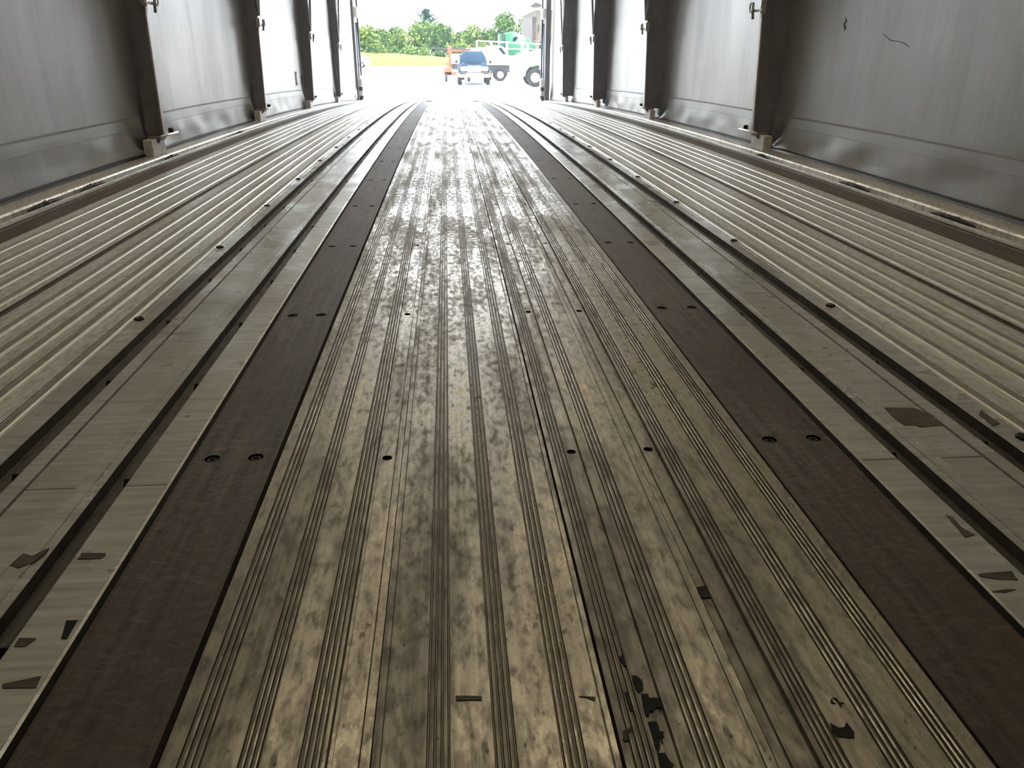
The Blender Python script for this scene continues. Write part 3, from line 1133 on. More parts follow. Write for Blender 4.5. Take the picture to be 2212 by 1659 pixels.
MARKS = [
    ('tar_patch', 'stain', 'black rounded tar patch, topmost of the big ones by the screw channel', -0.0005, 0.1159, 0.3815, [(-0.0027, 0.0075), (0.0004, 0.0074), (0.0032, 0.0032), (0.0033, -0.0011), (0.0023, -0.0047), (-0.0010, -0.0076), (-0.0022, -0.0042), (-0.0034, -0.0004)]),
    ('tar_patch', 'stain', 'widest black tar patch, reaching the deep groove right of the screw channel', -0.0005, 0.1204, 0.3635, [(-0.0045, 0.0094), (0.0001, 0.0092), (0.0002, 0.0059), (0.0048, 0.0056), (0.0078, 0.0048), (0.0063, -0.0026), (0.0023, -0.0026), (-0.0001, -0.0056), (-0.0020, -0.0051), (-0.0039, -0.0090), (-0.0054, -0.0087), (-0.0056, -0.0013)]),
    ('tar_patch', 'stain', 'black tar patch with a thin tail, below the widest one', -0.0005, 0.1191, 0.3389, [(-0.0041, 0.0114), (0.0013, 0.0115), (0.0018, 0.0077), (0.0015, 0.0038), (0.0037, 0.0033), (0.0030, -0.0000), (0.0012, -0.0006), (0.0014, -0.0046), (0.0007, -0.0047), (0.0003, -0.0008), (-0.0021, -0.0006), (-0.0011, -0.0075), (-0.0035, -0.0110), (-0.0040, -0.0080)]),
    ('tar_patch', 'stain', 'black tar patch at the very bottom edge of the picture', -0.0005, 0.1191, 0.3218, [(-0.0040, 0.0055), (-0.0012, 0.0051), (0.0007, 0.0053), (0.0015, 0.0012), (0.0028, -0.0020), (0.0039, -0.0029), (0.0013, -0.0064), (-0.0051, -0.0059)]),
    ('tar_patch', 'stain', 'small narrow black tar fleck between grooves, highest of the tar marks', 0.0003, 0.1101, 0.4016, [(-0.0018, 0.0039), (0.0013, 0.0066), (0.0013, -0.0011), (0.0015, -0.0048), (-0.0005, -0.0046), (-0.0018, -0.0002)]),
    ('tar_patch', 'stain', 'long narrow black tar fleck between grooves, left of the widest patch', 0.0003, 0.1064, 0.3662, [(-0.0014, 0.0080), (0.0010, 0.0082), (0.0003, 0.0009), (0.0017, -0.0036), (0.0009, -0.0071), (-0.0013, -0.0068), (-0.0012, 0.0004)]),
    ('tar_patch', 'olive', 'olive brown blotch on the rib left of the tar patches', 0.0003, 0.1002, 0.3418, [(-0.0023, 0.0023), (0.0006, 0.0029), (0.0038, 0.0056), (0.0037, 0.0023), (0.0013, 0.0020), (-0.0006, -0.0054), (-0.0025, -0.0055), (-0.0039, -0.0042)]),
    ('tar_patch', 'stain', 'black three-cornered stain on the right-hand centre plank', 0, 0.2340, 0.3344, [(-0.0052, 0.0065), (-0.0025, 0.0025), (-0.0003, 0.0024), (0.0028, 0.0026), (0.0050, 0.0062), (0.0058, 0.0022), (0.0063, -0.0019), (0.0042, -0.0058), (0.0008, -0.0055), (-0.0044, -0.0042), (-0.0055, -0.0046), (-0.0070, -0.0003)]),
    ('tar_patch', 'stain', 'small black forked stain above the three-cornered stain', 0, 0.2421, 0.3565, [(-0.0027, 0.0036), (-0.0002, 0.0032), (0.0000, -0.0004), (0.0026, -0.0009), (0.0026, -0.0013), (0.0010, -0.0013), (-0.0009, -0.0048), (-0.0009, -0.0010), (-0.0014, 0.0028)]),
    ('tar_patch', 'stain', 'tiny black comma-shaped stain beside the forked stain', 0, 0.2380, 0.3570, [(-0.0002, 0.0023), (0.0009, 0.0024), (0.0001, -0.0009), (0.0013, -0.0016), (-0.0005, -0.0014), (-0.0016, -0.0008)]),
    ('scuff_mark', 'scuff', 'dark smeared patch on the flat deck plate at right', -0.0006, 0.5194, 0.7516, [(-0.0190, 0.0272), (0.0083, 0.0254), (0.0154, 0.0245), (0.0253, 0.0085), (0.0243, -0.0218), (-0.0052, -0.0235), (-0.0072, -0.0191), (-0.0195, -0.0187), (-0.0223, -0.0026)]),
    ('scuff_mark', 'scuff', 'slanting dark smear on the plate just right of the right board', 0, 0.4405, 0.5403, [(-0.0011, 0.0182), (0.0027, 0.0140), (0.0010, -0.0016), (0.0057, -0.0136), (-0.0051, -0.0163), (-0.0032, -0.0008)]),
    ('scuff_mark', 'scuff', 'long dark bar mark on the plate right of the right board, near the right edge', 0, 0.4312, 0.4713, [(-0.0165, 0.0042), (0.0137, 0.0056), (0.0115, -0.0011), (0.0109, -0.0054), (-0.0037, -0.0039), (-0.0159, 0.0005)]),
    ('scuff_mark', 'scuff', 'thin dark dash below the long bar mark at right', 0, 0.4227, 0.4541, [(-0.0113, -0.0004), (0.0021, 0.0016), (0.0097, 0.0007), (-0.0004, -0.0019)]),
    ('scuff_mark', 'scuff', 'dark smear on the outer strip of the right lashing track', 0.0004, 0.6043, 0.7412, [(-0.0055, 0.0109), (0.0053, 0.0221), (0.0039, -0.0010), (0.0047, -0.0130), (-0.0084, -0.0190)]),
    ('scuff_mark', 'scuff', 'short dark rounded bar mark on the plate left of the left board', 0, -0.3014, 0.5496, [(-0.0102, 0.0049), (0.0100, 0.0030), (0.0107, -0.0009), (0.0086, -0.0044), (-0.0097, -0.0035), (-0.0095, 0.0009)]),
    ('scuff_mark', 'stain', 'black oily wedge against the lip of the left board', 0, -0.2830, 0.4619, [(-0.0028, 0.0016), (-0.0047, 0.0092), (0.0035, 0.0091), (0.0040, -0.0101), (-0.0000, -0.0099)]),
    ('scuff_mark', 'scuff', 'long dark bar mark at the lower left, beside the left board', 0, -0.2903, 0.4113, [(-0.0118, 0.0001), (0.0010, 0.0031), (0.0099, 0.0055), (0.0114, -0.0050), (-0.0105, -0.0037)]),
    ('scuff_mark', 'scuff', 'dark smudge on the left plate, between the oily wedge and the lower bar mark', 0, -0.3074, 0.4501, [(-0.0056, 0.0047), (0.0039, 0.0041), (0.0070, 0.0029), (0.0029, -0.0043), (-0.0033, -0.0039), (-0.0049, -0.0036)]),
    ('scuff_mark', 'scuff', 'dark smear crossing the raised strip of the left inner track', 0.0016, -0.3494, 0.5489, [(-0.0108, -0.0097), (-0.0097, -0.0015), (-0.0081, 0.0060), (0.0011, 0.0014), (0.0056, 0.0082), (0.0093, 0.0122), (0.0092, 0.0042), (0.0057, -0.0067), (-0.0022, -0.0140)]),
    ('scuff_mark', 'scuff', 'dark curved heel mark on the middle of the centre planks', 0, 0.0030, 0.3771, [(-0.0080, 0.0025), (-0.0032, 0.0024), (0.0090, 0.0009), (0.0089, -0.0025), (0.0010, -0.0017), (-0.0077, -0.0016)]),
    ('scuff_mark', 'scuff', 'short dark heel mark beside the thin black gap', 0, 0.0799, 0.3721, [(-0.0050, 0.0015), (-0.0006, 0.0010), (0.0058, -0.0001), (0.0048, -0.0033), (-0.0007, 0.0002), (-0.0043, 0.0008)]),
    ('tar_patch', 'stain', 'square black flake stuck in the rough strip right of centre', -0.0006, 0.1874, 0.4696, [(-0.0033, 0.0060), (0.0057, 0.0082), (0.0039, -0.0062), (-0.0025, -0.0063), (-0.0038, -0.0017)]),
]
M['olive'] = plain('olive_residue', (0.07, 0.06, 0.03), 0.7, 0, 0.2, 0.3, 60)
for nm, mt, lab, dz, x, y, poly in MARKS:
    blob(nm, x, y, poly, mt, lab, 'stain' if nm == 'tar_patch' else 'scuff mark', dz)

# slots and marks on the curtains
def wall_patch(name, s, X, posts, seed, pts, mat, label, cat, off=0.0025):
    """pts: (y, z relative to the eye)"""
    mb = MB()
    P = []
    for y, z in pts:
        h = z + EYE - zf(y)
        P.append((X + s * (bulge(y, max(h, 0), posts, seed)), y, z + EYE))
    n = len(P)
    c = [sum(p[k] for p in P) / n for k in range(3)]
    vs_ = [(p[0] - s * off, p[1], p[2]) for p in P] + [(c[0] - s * off, c[1], c[2])] + [(p[0] + s * 0.001, p[1], p[2]) for p in P]
    fs = []
    for k in range(n):
        l = (k + 1) % n
        fs += [(k, l, n), (k, n + 1 + k, n + 1 + l, l)]
    mb.add(vs_, fs)
    o = mb.build(name, M[mat], origin=tuple(c))
    tag(o, label, cat)


for (y, za, zb, wd, lab) in ((6.463, -0.152, -0.250, 0.040, 'taller black slot cut in the left curtain between the second and third posts'),
                             (6.680, -0.190, -0.245, 0.030, 'shorter black slot cut in the left curtain, right of the taller slot')):
    wall_patch('curtain_slot', -1, XL, LP, 1.0,
               [(y - wd, za), (y + wd, za), (y + wd, za - 0.008), (y + wd * .5, za - 0.010), (y + wd * .5, zb + 0.008), (y + wd, zb + 0.006), (y + wd, zb), (y - wd, zb),
                (y - wd * .6, zb + 0.01), (y - wd * .6, za - 0.008)], 'black', lab, 'slot')


def wall_line(s, X, posts, seed, pts, r, mat, name, label, cat):
    P = []
    for y, z in pts:
        h = z + EYE - zf(y)
        P.append((X + s * bulge(y, h, posts, seed) - s * 0.0005, y, z + EYE))
    mb = MB()
    mb.tube(P, r, 6)
    tag(mb.build(name, M[mat], origin=P[0]), label, cat)


wall_line(1, XR, RP, 5.0, [(2.545, 0.056), (2.52, 0.047), (2.494, 0.036), (2.46, 0.034), (2.427, 0.031), (2.405, 0.025), (2.383, 0.017)], [0.0006, 0.001, .001, .001, .001, .001, .0006],
          'scuff', 'scratch_line', 'thin curved dark scratch on the right curtain near the camera', 'scratch')
wall_line(1, XR, RP, 5.0, [(2.80, 0.112), (2.79, 0.100), (2.805, 0.092), (2.79, 0.080), (2.795, 0.070)], [0.0008, 0.003, .002, .003, .0008],
          'scuff', 'scratch_line', 'short ragged vertical tear mark high on the right curtain', 'scratch')

# ---------------------------------------------------------------- yard outside
mb = MB()
G = 400
mb.add([(-G, -60, 0), (G, -60, 0), (G, 200, 0), (-G, 200, 0)], [(0, 1, 2, 3)])
mb.add([(-G, 200, 0), (G, 200, 0), (G, 700, 0), (-G, 700, 0)], [(0, 1, 2, 3)])
mb.build('ground', M['ground'], kind='structure')

# grass bank: rises to the left
mb = MB()
nx, ny = 60, 14
for j in range(ny + 1):
    for i in range(nx + 1):
        x = -70 + 120 * i / nx
        y = 110 + 9 * j / ny
        k = j / ny
        hgt = (1.55 - 0.045 * (x + 12)) if x < 2 else 0.9
        hgt = max(0.5, min(2.6, hgt))
        z = hgt * (math.sin(min(1, k * 1.6) * math.pi / 2)) + 0.35 * mn.noise(Vector((x * .35, y * .35, 0))) * min(1, k * 4)
        mb.v.append((x, y, max(z, 0.01 + 0.02 * k)))
mb.sm = True
for j in range(ny):
    for i in range(nx):
        a = j * (nx + 1) + i
        mb.face((a, a + 1, a + nx + 2, a + nx + 1))
o = mb.build('grass_bank', M['grass'], origin=(-10, 110, 0))
tag(o, 'yellow green grass bank rising in front of the trees', 'grass', kind='stuff')


# trees ----------------------------------------------------------
def tree(x, y, h, wdt, mats, label, seed, lobes=14, leaf=0.46, base=0.05, cone=False, dens=900):
    g = random.Random(seed)
    t = thing('leafy_tree' if not cone else 'conifer_tree', (x, y, 0.0), label, 'tree', 'trees along the far edge of the yard')
    mb = MB()
    mb.tube([(x, y, -0.02), (x + g.uniform(-.2, .2), y, h * 0.45), (x + g.uniform(-.4, .4), y, h * 0.8)], [0.20, 0.14, 0.05], 7)
    for k in range(5):
        a = g.uniform(0, 6.28)
        z0 = h * g.uniform(0.3, 0.6)
        mb.tube([(x, y, z0), (x + math.cos(a) * wdt * .3, y + math.sin(a) * wdt * .2, z0 + h * .2)], [0.08, 0.02], 5)
    mb.build('trunk', M['bark'], t)
    for mi, mat in enumerate(mats):
        mb = MB()
        if cone:
            for k in range(30):
                f = k / 30
                zc = h * (0.18 + 0.80 * f)
                reach = wdt * 0.5 * (1 - f) ** 0.85 + 0.10
                for q in range(7):
                    a = g.uniform(0, 6.28)
                    for st in range(16):
                        u = (st + g.random()) / 16
                        px_ = x + math.cos(a) * reach * u
                        py_ = y + math.sin(a) * reach * u
                        pz_ = zc + reach * u * 0.55 + g.uniform(-.12, .12)
                        leafquad(mb, (px_, py_, pz_), leaf * (1.1 - 0.6 * u), g)
        else:
            for L in range(lobes):
                a = g.uniform(0, 6.28)
                rr = math.sqrt(g.random()) * (0.92 if L % 2 else 1)
                zc = h * g.uniform(base + 0.12, 0.84)
                wz = 1.0 - 0.45 * max(0, (zc / h - 0.45) / 0.45)
                cx = x + math.cos(a) * rr * wdt * 0.36 * wz
                cy = y + math.sin(a) * rr * wdt * 0.30 * wz
                lr = h * g.uniform(0.15, 0.21)
                for k in range(dens // lobes):
                    v = Vector((g.gauss(0, 1), g.gauss(0, 1), g.gauss(0, 1))).normalized() * lr * (0.72 + 0.42 * g.random())
                    v.z *= 0.85
                    leafquad(mb, (cx + v.x, cy + v.y, cz_ if (cz_ := max(zc + v.z, 0.5)) else 0), leaf * g.uniform(.6, 1.2), g)
        mb.build('crown', M[mat], t, recalc=False)
    return t


def leafquad(mb, c, s, g):
    n = Vector((g.gauss(0, 1), g.gauss(0, 1), g.gauss(0, 1) + 0.5)).normalized()
    u = n.orthogonal().normalized() * s * .5
    v = n.cross(u) * 0.8
    c = Vector(c)
    mb.add([c - u, c - v * .6, c + u, c + v], [(0, 1, 2, 3)])


TR = [(-30, 128, 7.2, 9, ('leaf_a',), 'broad green tree at the far left, mostly behind the door post'),
      (-18.5, 129, 6.4, 8, ('leaf_a', 'leaf_b'), 'tall green tree just inside the left door post'),
      (-12.6, 127, 6.0, 5, ('leaf_b',), 'yellow green tree beside the left door post, above the white car'),
      (-9.8, 128, 5.4, 6, ('leaf_a',), 'rounded green tree right of the yellow green tree at left'),
      (-6.6, 127, 4.9, 5.4, ('leaf_a', 'leaf_b'), 'low rounded tree in the dip of the tree line'),
      (-3.9, 128, 6.1, 5.5, ('leaf_b', 'leaf_a'), 'bushy tree directly left of the spiky conifer'),
      (-0.9, 127, 5.4, 5.0, ('leaf_a',), 'dense dark green tree directly right of the spiky conifer'),
      (1.9, 130, 4.3, 4.5, ('leaf_b', 'leaf_a'), 'low pale green tree above the orange hoist'),
      (4.2, 129, 5.4, 4.2, ('leaf_b',), 'pale tree with an open crown above the dark car'),
      (6.7, 128, 4.7, 4.5, ('leaf_b', 'leaf_a'), 'low bushy tree between the dark car and the green cab'),
      (9.0, 124, 6.8, 4.2, ('leaf_a',), 'tall green tree rising behind the green cab'),
      (11.8, 122, 6.5, 4.6, ('leaf_a', 'leaf_b'), 'tall green tree between the green cab and the building'),
      (16, 122, 7.5, 8, ('leaf_a',), 'broad tree behind the tan building')]
for i, (x, y, h, wd_, mt, lab) in enumerate(TR):
    k = (123.5 + (i % 2) * 8.5) / y
    x, y, wd_, h = x * k, y * k, wd_ * k, EYE + (h + 0.45 - EYE) * k
    tree(x, y, h, wd_, mt, lab, 20 + i, dens=3600 // len(mt))
tree(-3.1, 141, 8.3, 12.0, ('leaf_c',), 'spiky blue green conifer, the tallest tree in the middle of the tree line', 77, cone=True, leaf=0.42)
# low shrubs at the foot of the trees
for i in range(14):
    x = -14.8 + 1.95 * i
    g = random.Random(300 + i)
    mb = MB()
    for L in range(5):
        cx, cz = x + g.uniform(-.5, .5), g.uniform(0.8, 2.3)
        for k in range(110):
            v = Vector((g.gauss(0, 1), g.gauss(0, 1), g.gauss(0, 1))).normalized() * g.uniform(.30, .75)
            leafquad(mb, (cx + v.x, 120.5 + v.y, max(0.15, cz + v.z)), .3, g)
    mb.tube([(x, 120.5, -0.01), (x + .1, 120.5, 1.2)], .05, 6)
    o = mb.build('shrub', M['leaf_b' if i % 3 == 0 else 'leaf_a'], origin=(x, 120.5, 0.0), recalc=False)
    tag(o, 'low leafy shrub in the hedge at the foot of the tree line', 'shrub', 'shrubs at the foot of the trees')


# vehicles -------------------------------------------------------
def wheel(parent, c, r, wd_, rim='rim', axis=0, name='wheel', tyre='tyre', facing=1):
    mb = MB()
    h = wd_ / 2
    mb.lathe(c, axis, [(-h, r * 0.60), (-h, r * .93), (-h * .7, r), (h * .7, r), (h, r * .93), (h, r * .60)], 28)
    o = mb.build(name, M[tyre], parent)
    mb = MB()
    prof = [(-h * 1.02, r * .60), (-h * 1.02, r * .52), (-h * .5, r * .45), (-h * .5, r * .22), (-h * 1.1, r * .20), (-h * 1.15, r * .10)]
    if facing > 0:
        prof = [(-a, b) for a, b in prof]
    mb.lathe(c, axis, prof, 20)
    ro = mb.build('rim', M[rim], parent)
    ro.parent = o
    ro.location = (0, 0, 0)
    return o


def sp(mb, sec):
    """loft through sections; each = list of (x,y,z) with equal counts"""
    b = len(mb.v)
    n = len(sec[0])
    for s_ in sec:
        mb.v += s_
    for i in range(len(sec) - 1):
        for k in range(n):
            l = (k + 1) % n
            mb.face((b + i * n + k, b + i * n + l, b + (i + 1) * n + l, b + (i + 1) * n + k))
    mb.face([b + k for k in range(n)][::-1])
    mb.face([b + (len(sec) - 1) * n + k for k in range(n)])


def rsec(cx, y, hw, z0, z1, tum=0.0, rnd=0.12):
    """rounded section in x-z at depth y"""
    r = rnd
    w0, w1 = hw, hw - tum
    return [(cx - w0 + r * .4, y, z0), (cx + w0 - r * .4, y, z0), (cx + w0, y, z0 + r * .6), (cx + w0, y, (z0 + z1) / 2), (cx + w1, y, z1 - r), (cx + w1 - r, y, z1),
            (cx - w1 + r, y, z1), (cx - w1, y, z1 - r), (cx - w0, y, (z0 + z1) / 2), (cx - w0, y, z0 + r * .6)]


# --- dark SUV facing the trailer
cx, yf = 1.62, 48.6
t = thing('sports_utility_car', (cx, yf + 2.3, 0), 'dark blue and champagne utility car with a glinting grille, facing the trailer', 'car')
mb = MB(); mb.sm = True
sp(mb, [rsec(cx, yf + 0.10, 0.80, 0.62, 1.02, 0.06), rsec(cx, yf + 0.18, 0.88, 0.55, 1.10, 0.10), rsec(cx, yf + 1.1, 0.93, 0.45, 1.20, 0.12), rsec(cx, yf + 1.4, 0.94, 0.45, 1.24, 0.12),
        rsec(cx, yf + 4.5, 0.94, 0.45, 1.26, 0.10), rsec(cx, yf + 4.75, 0.90, 0.55, 1.20, 0.10)])
mb.build('body', M['navy'], t)
mb = MB(); mb.sm = True
sp(mb, [rsec(cx, yf + 1.35, 0.80, 1.15, 1.25, 0.02, .04), rsec(cx, yf + 2.0, 0.80, 1.15, 1.78, 0.14), rsec(cx, yf + 2.3, 0.80, 1.15, 1.86, 0.16), rsec(cx, yf + 4.4, 0.80, 1.15, 1.84, 0.16),
        rsec(cx, yf + 4.7, 0.76, 1.15, 1.70, 0.14)])
mb.build('cabin', M['navy'], t)
mb = MB()
mb.add([(cx - .72, yf + 1.38, 1.27), (cx + .72, yf + 1.38, 1.27), (cx + .60, yf + 2.02, 1.765), (cx - .60, yf + 2.02, 1.765),
        (cx - .72, yf + 1.42, 1.24), (cx + .72, yf + 1.42, 1.24), (cx + .60, yf + 2.06, 1.735), (cx - .60, yf + 2.06, 1.735)],
       [(0, 1, 2, 3), (4, 7, 6, 5), (0, 4, 5, 1), (1, 5, 6, 2), (2, 6, 7, 3), (3, 7, 4, 0)])
mb.build('windscreen', M['glass'], t)
for ya, yb in ((2.15, 3.0), (3.1, 3.9), (4.0, 4.5)):
    mb = MB()
    mb.prism([(yf + ya, 1.30), (yf + yb, 1.30), (yf + yb, 1.68), (yf + ya + .05, 1.68)], 0, cx - .795, cx - .74)
    mb.build('side_window', M['glass'], t)
mb = MB(); mb.box(cx - .93, cx + .93, yf - .02, yf + .22, .42, .70, .06); mb.build('bumper', M['champagne'], t)
mb = MB(); mb.box(cx - .98, cx - .90, yf + .25, yf + 4.6, .42, .78, .03); mb.build('side_cladding', M['champagne'], t)
mb = MB(); mb.box(cx + .90, cx + .98, yf + .25, yf + 4.6, .42, .78, .03); mb.build('side_cladding', M['champagne'], t)
mb = MB()
for k in range(5):
    mb.box(cx - .36, cx + .36, yf + .06, yf + .12, .73 + .065 * k, .765 + .065 * k, .008)
mb.box(cx - .40, cx + .40, yf + .05, yf + .13, 1.02, 1.07, .01); mb.box(cx - .40, cx - .36, yf + .05, yf + .13, .72, 1.05, .01); mb.box(cx + .36, cx + .40, yf + .05, yf + .13, .72, 1.05, .01)
mb.build('grille', M['chrome'], t)
for s in (-1, 1):
    mb = MB(); a, b = sorted((cx + s * .42, cx + s * .80)); mb.box(a, b, yf + .04, yf + .16, .78, 1.02, .04); mb.build('headlamp', M['white'], t)
    mb = MB(); a, b = sorted((cx + s * .50, cx + s * .86)); mb.box(a, b, yf - .03, yf + .04, .60, .74, .03); mb.build('fog_lamp', M['black'], t)
    mb = MB(); a, b = sorted((cx + s * .93, cx + s * 1.10)); mb.box(a, b, yf + 1.55, yf + 1.68, 1.18, 1.36, .03); mb.build('door_mirror', M['black'], t)
    mb = MB(); mb.tube([(cx + s * .58, yf + 2.4, 1.93), (cx + s * .58, yf + 4.3, 1.91)], .022, 6)
    for q in (2.4, 3.4, 4.3): mb.tube([(cx + s * .58, yf + q, 1.83), (cx + s * .58, yf + q, 1.93)], .02, 6)
    mb.build('roof_rail', M['darkgrey'], t)
    for q in (0.95, 3.75):
        wheel(t, (cx + s * .84, yf + q, .36), .36, .24, 'champagne', 0, facing=s)
mb = MB(); mb.box(cx - .55, cx + .45, yf + .9, yf + 1.0, 1.15, 1.235, .01); mb.box(cx - .2, cx + .15, yf + .2, yf + .6, 1.08, 1.16, .03); mb.build('hood_scoop', M['glass'], t)
mb = MB(); mb.box(cx - .26, cx + .26, yf - .045, yf - .02, .46, .58, .004); mb.build('number_plate', M['white'], t)

# --- orange hoist on a wheeled base, left behind the SUV
ox, oy = 0.25, 55.0
t = thing('orange_hoist', (ox, oy, 0), 'orange wheeled material hoist with a crossbar, behind the dark car', 'hoist')
mb = MB(); mb.box(ox - .09, ox + .09, oy - .1, oy + .1, .5, 2.18, .01); mb.box(ox - .16, ox + .14, oy - .12, oy + .12, 1.72, 2.18, .02); mb.build('mast', M['orange'], t)
mb = MB(); mb.box(ox + 1.20, ox + 1.32, oy - .08, oy + .08, 1.80, 2.20, .01); mb.box(ox, ox + 1.32, oy - .06, oy + .06, 1.82, 1.98, .01); mb.build('cross_beam', M['orange'], t)
mb = MB(); mb.box(ox - .45, ox + 1.4, oy - .5, oy + .3, .40, .62, .03); mb.box(ox - .40, ox + .1, oy - .5, oy + .1, .40, .86, .03); mb.box(ox - .32, ox - .10, oy - .4, oy - .3, 1.02, 1.16, .01); mb.build('base_frame', M['orange'], t)
mb = MB(); mb.tube([(ox - 1.0, oy - .1, 1.98), (ox + 1.7, oy - .1, 1.96)], .03, 6); mb.tube([(ox - .7, oy + .05, 1.88), (ox + 2.1, oy + .05, 1.90)], .03, 6); mb.tube([(ox - .9, oy + .1, 2.04), (ox + 1.5, oy + .1, 2.06)], .02, 6)
mb.build('carried_pole', M['darkgrey'], t)
mb = MB(); mb.tube([(ox + .05, oy, .62), (ox + .6, oy, .95), (ox + .1, oy, 1.25)], .03, 6); mb.build('winch_arm', M['orange'], t)
wheel(t, (ox - .28, oy - .45, .26), .26, .16, 'offwhite', 0, facing=-1)
wheel(t, (ox + 1.2, oy - .3, .26), .26, .16, 'offwhite', 0, facing=1)
# --- white van behind SUV (only its rounded roof shows)
vx, vy = 2.1, 59.7
t = thing('white_van', (vx, vy, 0), 'white van mostly hidden behind the dark car, its roof showing above', 'van')
mb = MB(); mb.sm = True
sp(mb, [rsec(vx, vy - 1.9, 1.00, .4, 1.2, .1, .2), rsec(vx, vy - 1.2, 1.02, .35, 1.35, .12, .2), rsec(vx, vy - .5, 1.02, .35, 2.02, .2, .25), rsec(vx, vy + 2.4, 1.02, .35, 2.08, .2, .25), rsec(vx, vy + 2.6, .98, .4, 1.9, .2, .25)])
mb.build('body', M['white'], t)
for s in (-1, 1):
    for q in (-1.2, 1.8): wheel(t, (vx + s * .95, vy + q, .33), .33, .2, 'offwhite', 0, facing=s)
mb = MB(); mb.box(vx - .9, vx - .2, vy - .45, vy - .40, 1.95, 2.0); mb.box(vx + .1, vx + .8, vy - .45, vy - .40, 1.95, 2.0); mb.build('marker_lamp', M['darkgrey'], t)

# --- white flatbed truck side-on with black utility bed
px_, py_ = 3.1, 64.5
t = thing('flatbed_truck', (px_ + .6, py_, 0), 'white pickup truck parked side-on behind the black dump trailer', 'truck')
mb = MB(); mb.sm = True
cab = [(1.9, .9), (1.9, 1.75), (2.25, 2.05), (2.55, 2.20), (3.35, 2.22), (3.6, 2.05), (3.95, 1.55), (4.75, 1.45), (4.95, 1.3), (4.95, .9)]
mb.prism([(a + .35, b) for a, b in cab], 1, py_ - .2, py_ + 1.7, .06)
mb.build('cab', M['white'], t)
mb = MB(); mb.prism([(3.62, 2.03), (3.95, 1.62), (4.18, 1.60), (3.92, 2.10)], 1, py_ - .22, py_ - .19); mb.build('side_window', M['glass'], t)
mb = MB(); mb.prism([(3.80, 2.16), (3.97, 2.14), (4.38, 1.60), (4.24, 1.57)], 1, py_ - .24, py_ - .20); mb.build('screen_pillar', M['offwhite'], t)
mb = MB(); mb.box(.2, 2.35, py_ - .25, py_ + 1.75, .95, 1.62, .05); mb.build('cargo_box', M['white'], t)
mb = MB(); mb.box(.2, 5.3, py_ - .1, py_ + 1.6, .55, .92, .04); mb.build('chassis_skirt', M['darkgrey'], t)
for q in (1.1, 4.5):
    wheel(t, (q, py_ + 0.02, .40), .40, .26, 'rim', 1, facing=-1); wheel(t, (q, py_ + 1.5, .40), .40, .26, 'rim', 1, facing=1)
mb = MB(); mb.lathe((3.35 + 2.05, py_ + .3, 1.5), 2, [(0, .50), (.1, .52), (.22, .35), (.25, .1)], 16); o = mb.build('plastic_cover', M['yellow'], t); o['label'] = 'yellow plastic cover'
t.location.x *= 1.1; t.scale = (1.1, 1, 1.02)

# --- black dump trailer with tan wheel
bx, by = 3.55, 56.3
t = thing('dump_trailer', (bx, by, 0), 'black steel dump trailer with a tan wheel, right of the dark car', 'trailer')
mb = MB()
mb.prism([(bx - 1.35, .60), (bx + 1.0, .46), (bx + 1.0, 1.04), (bx - 1.35, 1.08)], 1, by - .75, by - .70)
mb.prism([(bx - 1.35, .60), (bx + 1.0, .46), (bx + 1.0, 1.04), (bx - 1.35, 1.08)], 1, by + .70, by + .75)
mb.box(bx - 1.35, bx + 1.0, by - .72, by + .72, .52, .58); mb.box(bx + .95, bx + 1.0, by - .72, by + .72, .46, 1.04); mb.box(bx - 1.35, bx - 1.3, by - .72, by + .72, .58, 1.06)
mb.build('bed', M['darkgrey'], t)
mb = MB(); mb.box(bx - 1.4, bx + 1.03, by - .80, by - .69, 1.0, 1.12, .01); o = mb.build('top_rail', M['post'], t)
mb = MB(); mb.tube([(bx + .3, by - .2, .45), (bx + 1.25, by, .44)], .05, 6); mb.tube([(bx + 1.25, by, .44), (bx + 1.25, by, .02)], .04, 6); mb.build('drawbar', M['darkgrey'], t)
wheel(t, (bx + .03, by - .86, .41), .41, .22, 'rim', 1, facing=-1)
wheel(t, (bx + .03, by + .86, .41), .41, .22, 'rim', 1, facing=1)

# --- white box body in front of green truck + pipe rack
rx0, rx1, ry = 2.48, 7.9, 67.2
t = thing('pipe_rack', (4.8, ry, 0), 'pale steel pipe rack standing in front of the green cab', 'rack')
for yy in (0, 1.2):
    mb = MB(); mb.tube([(rx0, ry + yy, 2.62), (rx1, ry + yy, 2.40)], .045, 6); mb.build('top_rail', M['offwhite'], t)
    mb = MB(); mb.tube([(rx0, ry + yy, 2.10), (rx1, ry + yy, 2.00)], .045, 6); mb.build('lower_rail', M['offwhite'], t)
    for k in (0.0, .22, .45, .68, .76, 1.0):
        mb = MB(); xx = rx0 + (rx1 - rx0) * k; mb.box(xx - .05, xx + .05, ry + yy - .05, ry + yy + .05, 0, 2.62 - .22 * k, .01); mb.build('upright', M['offwhite'], t)

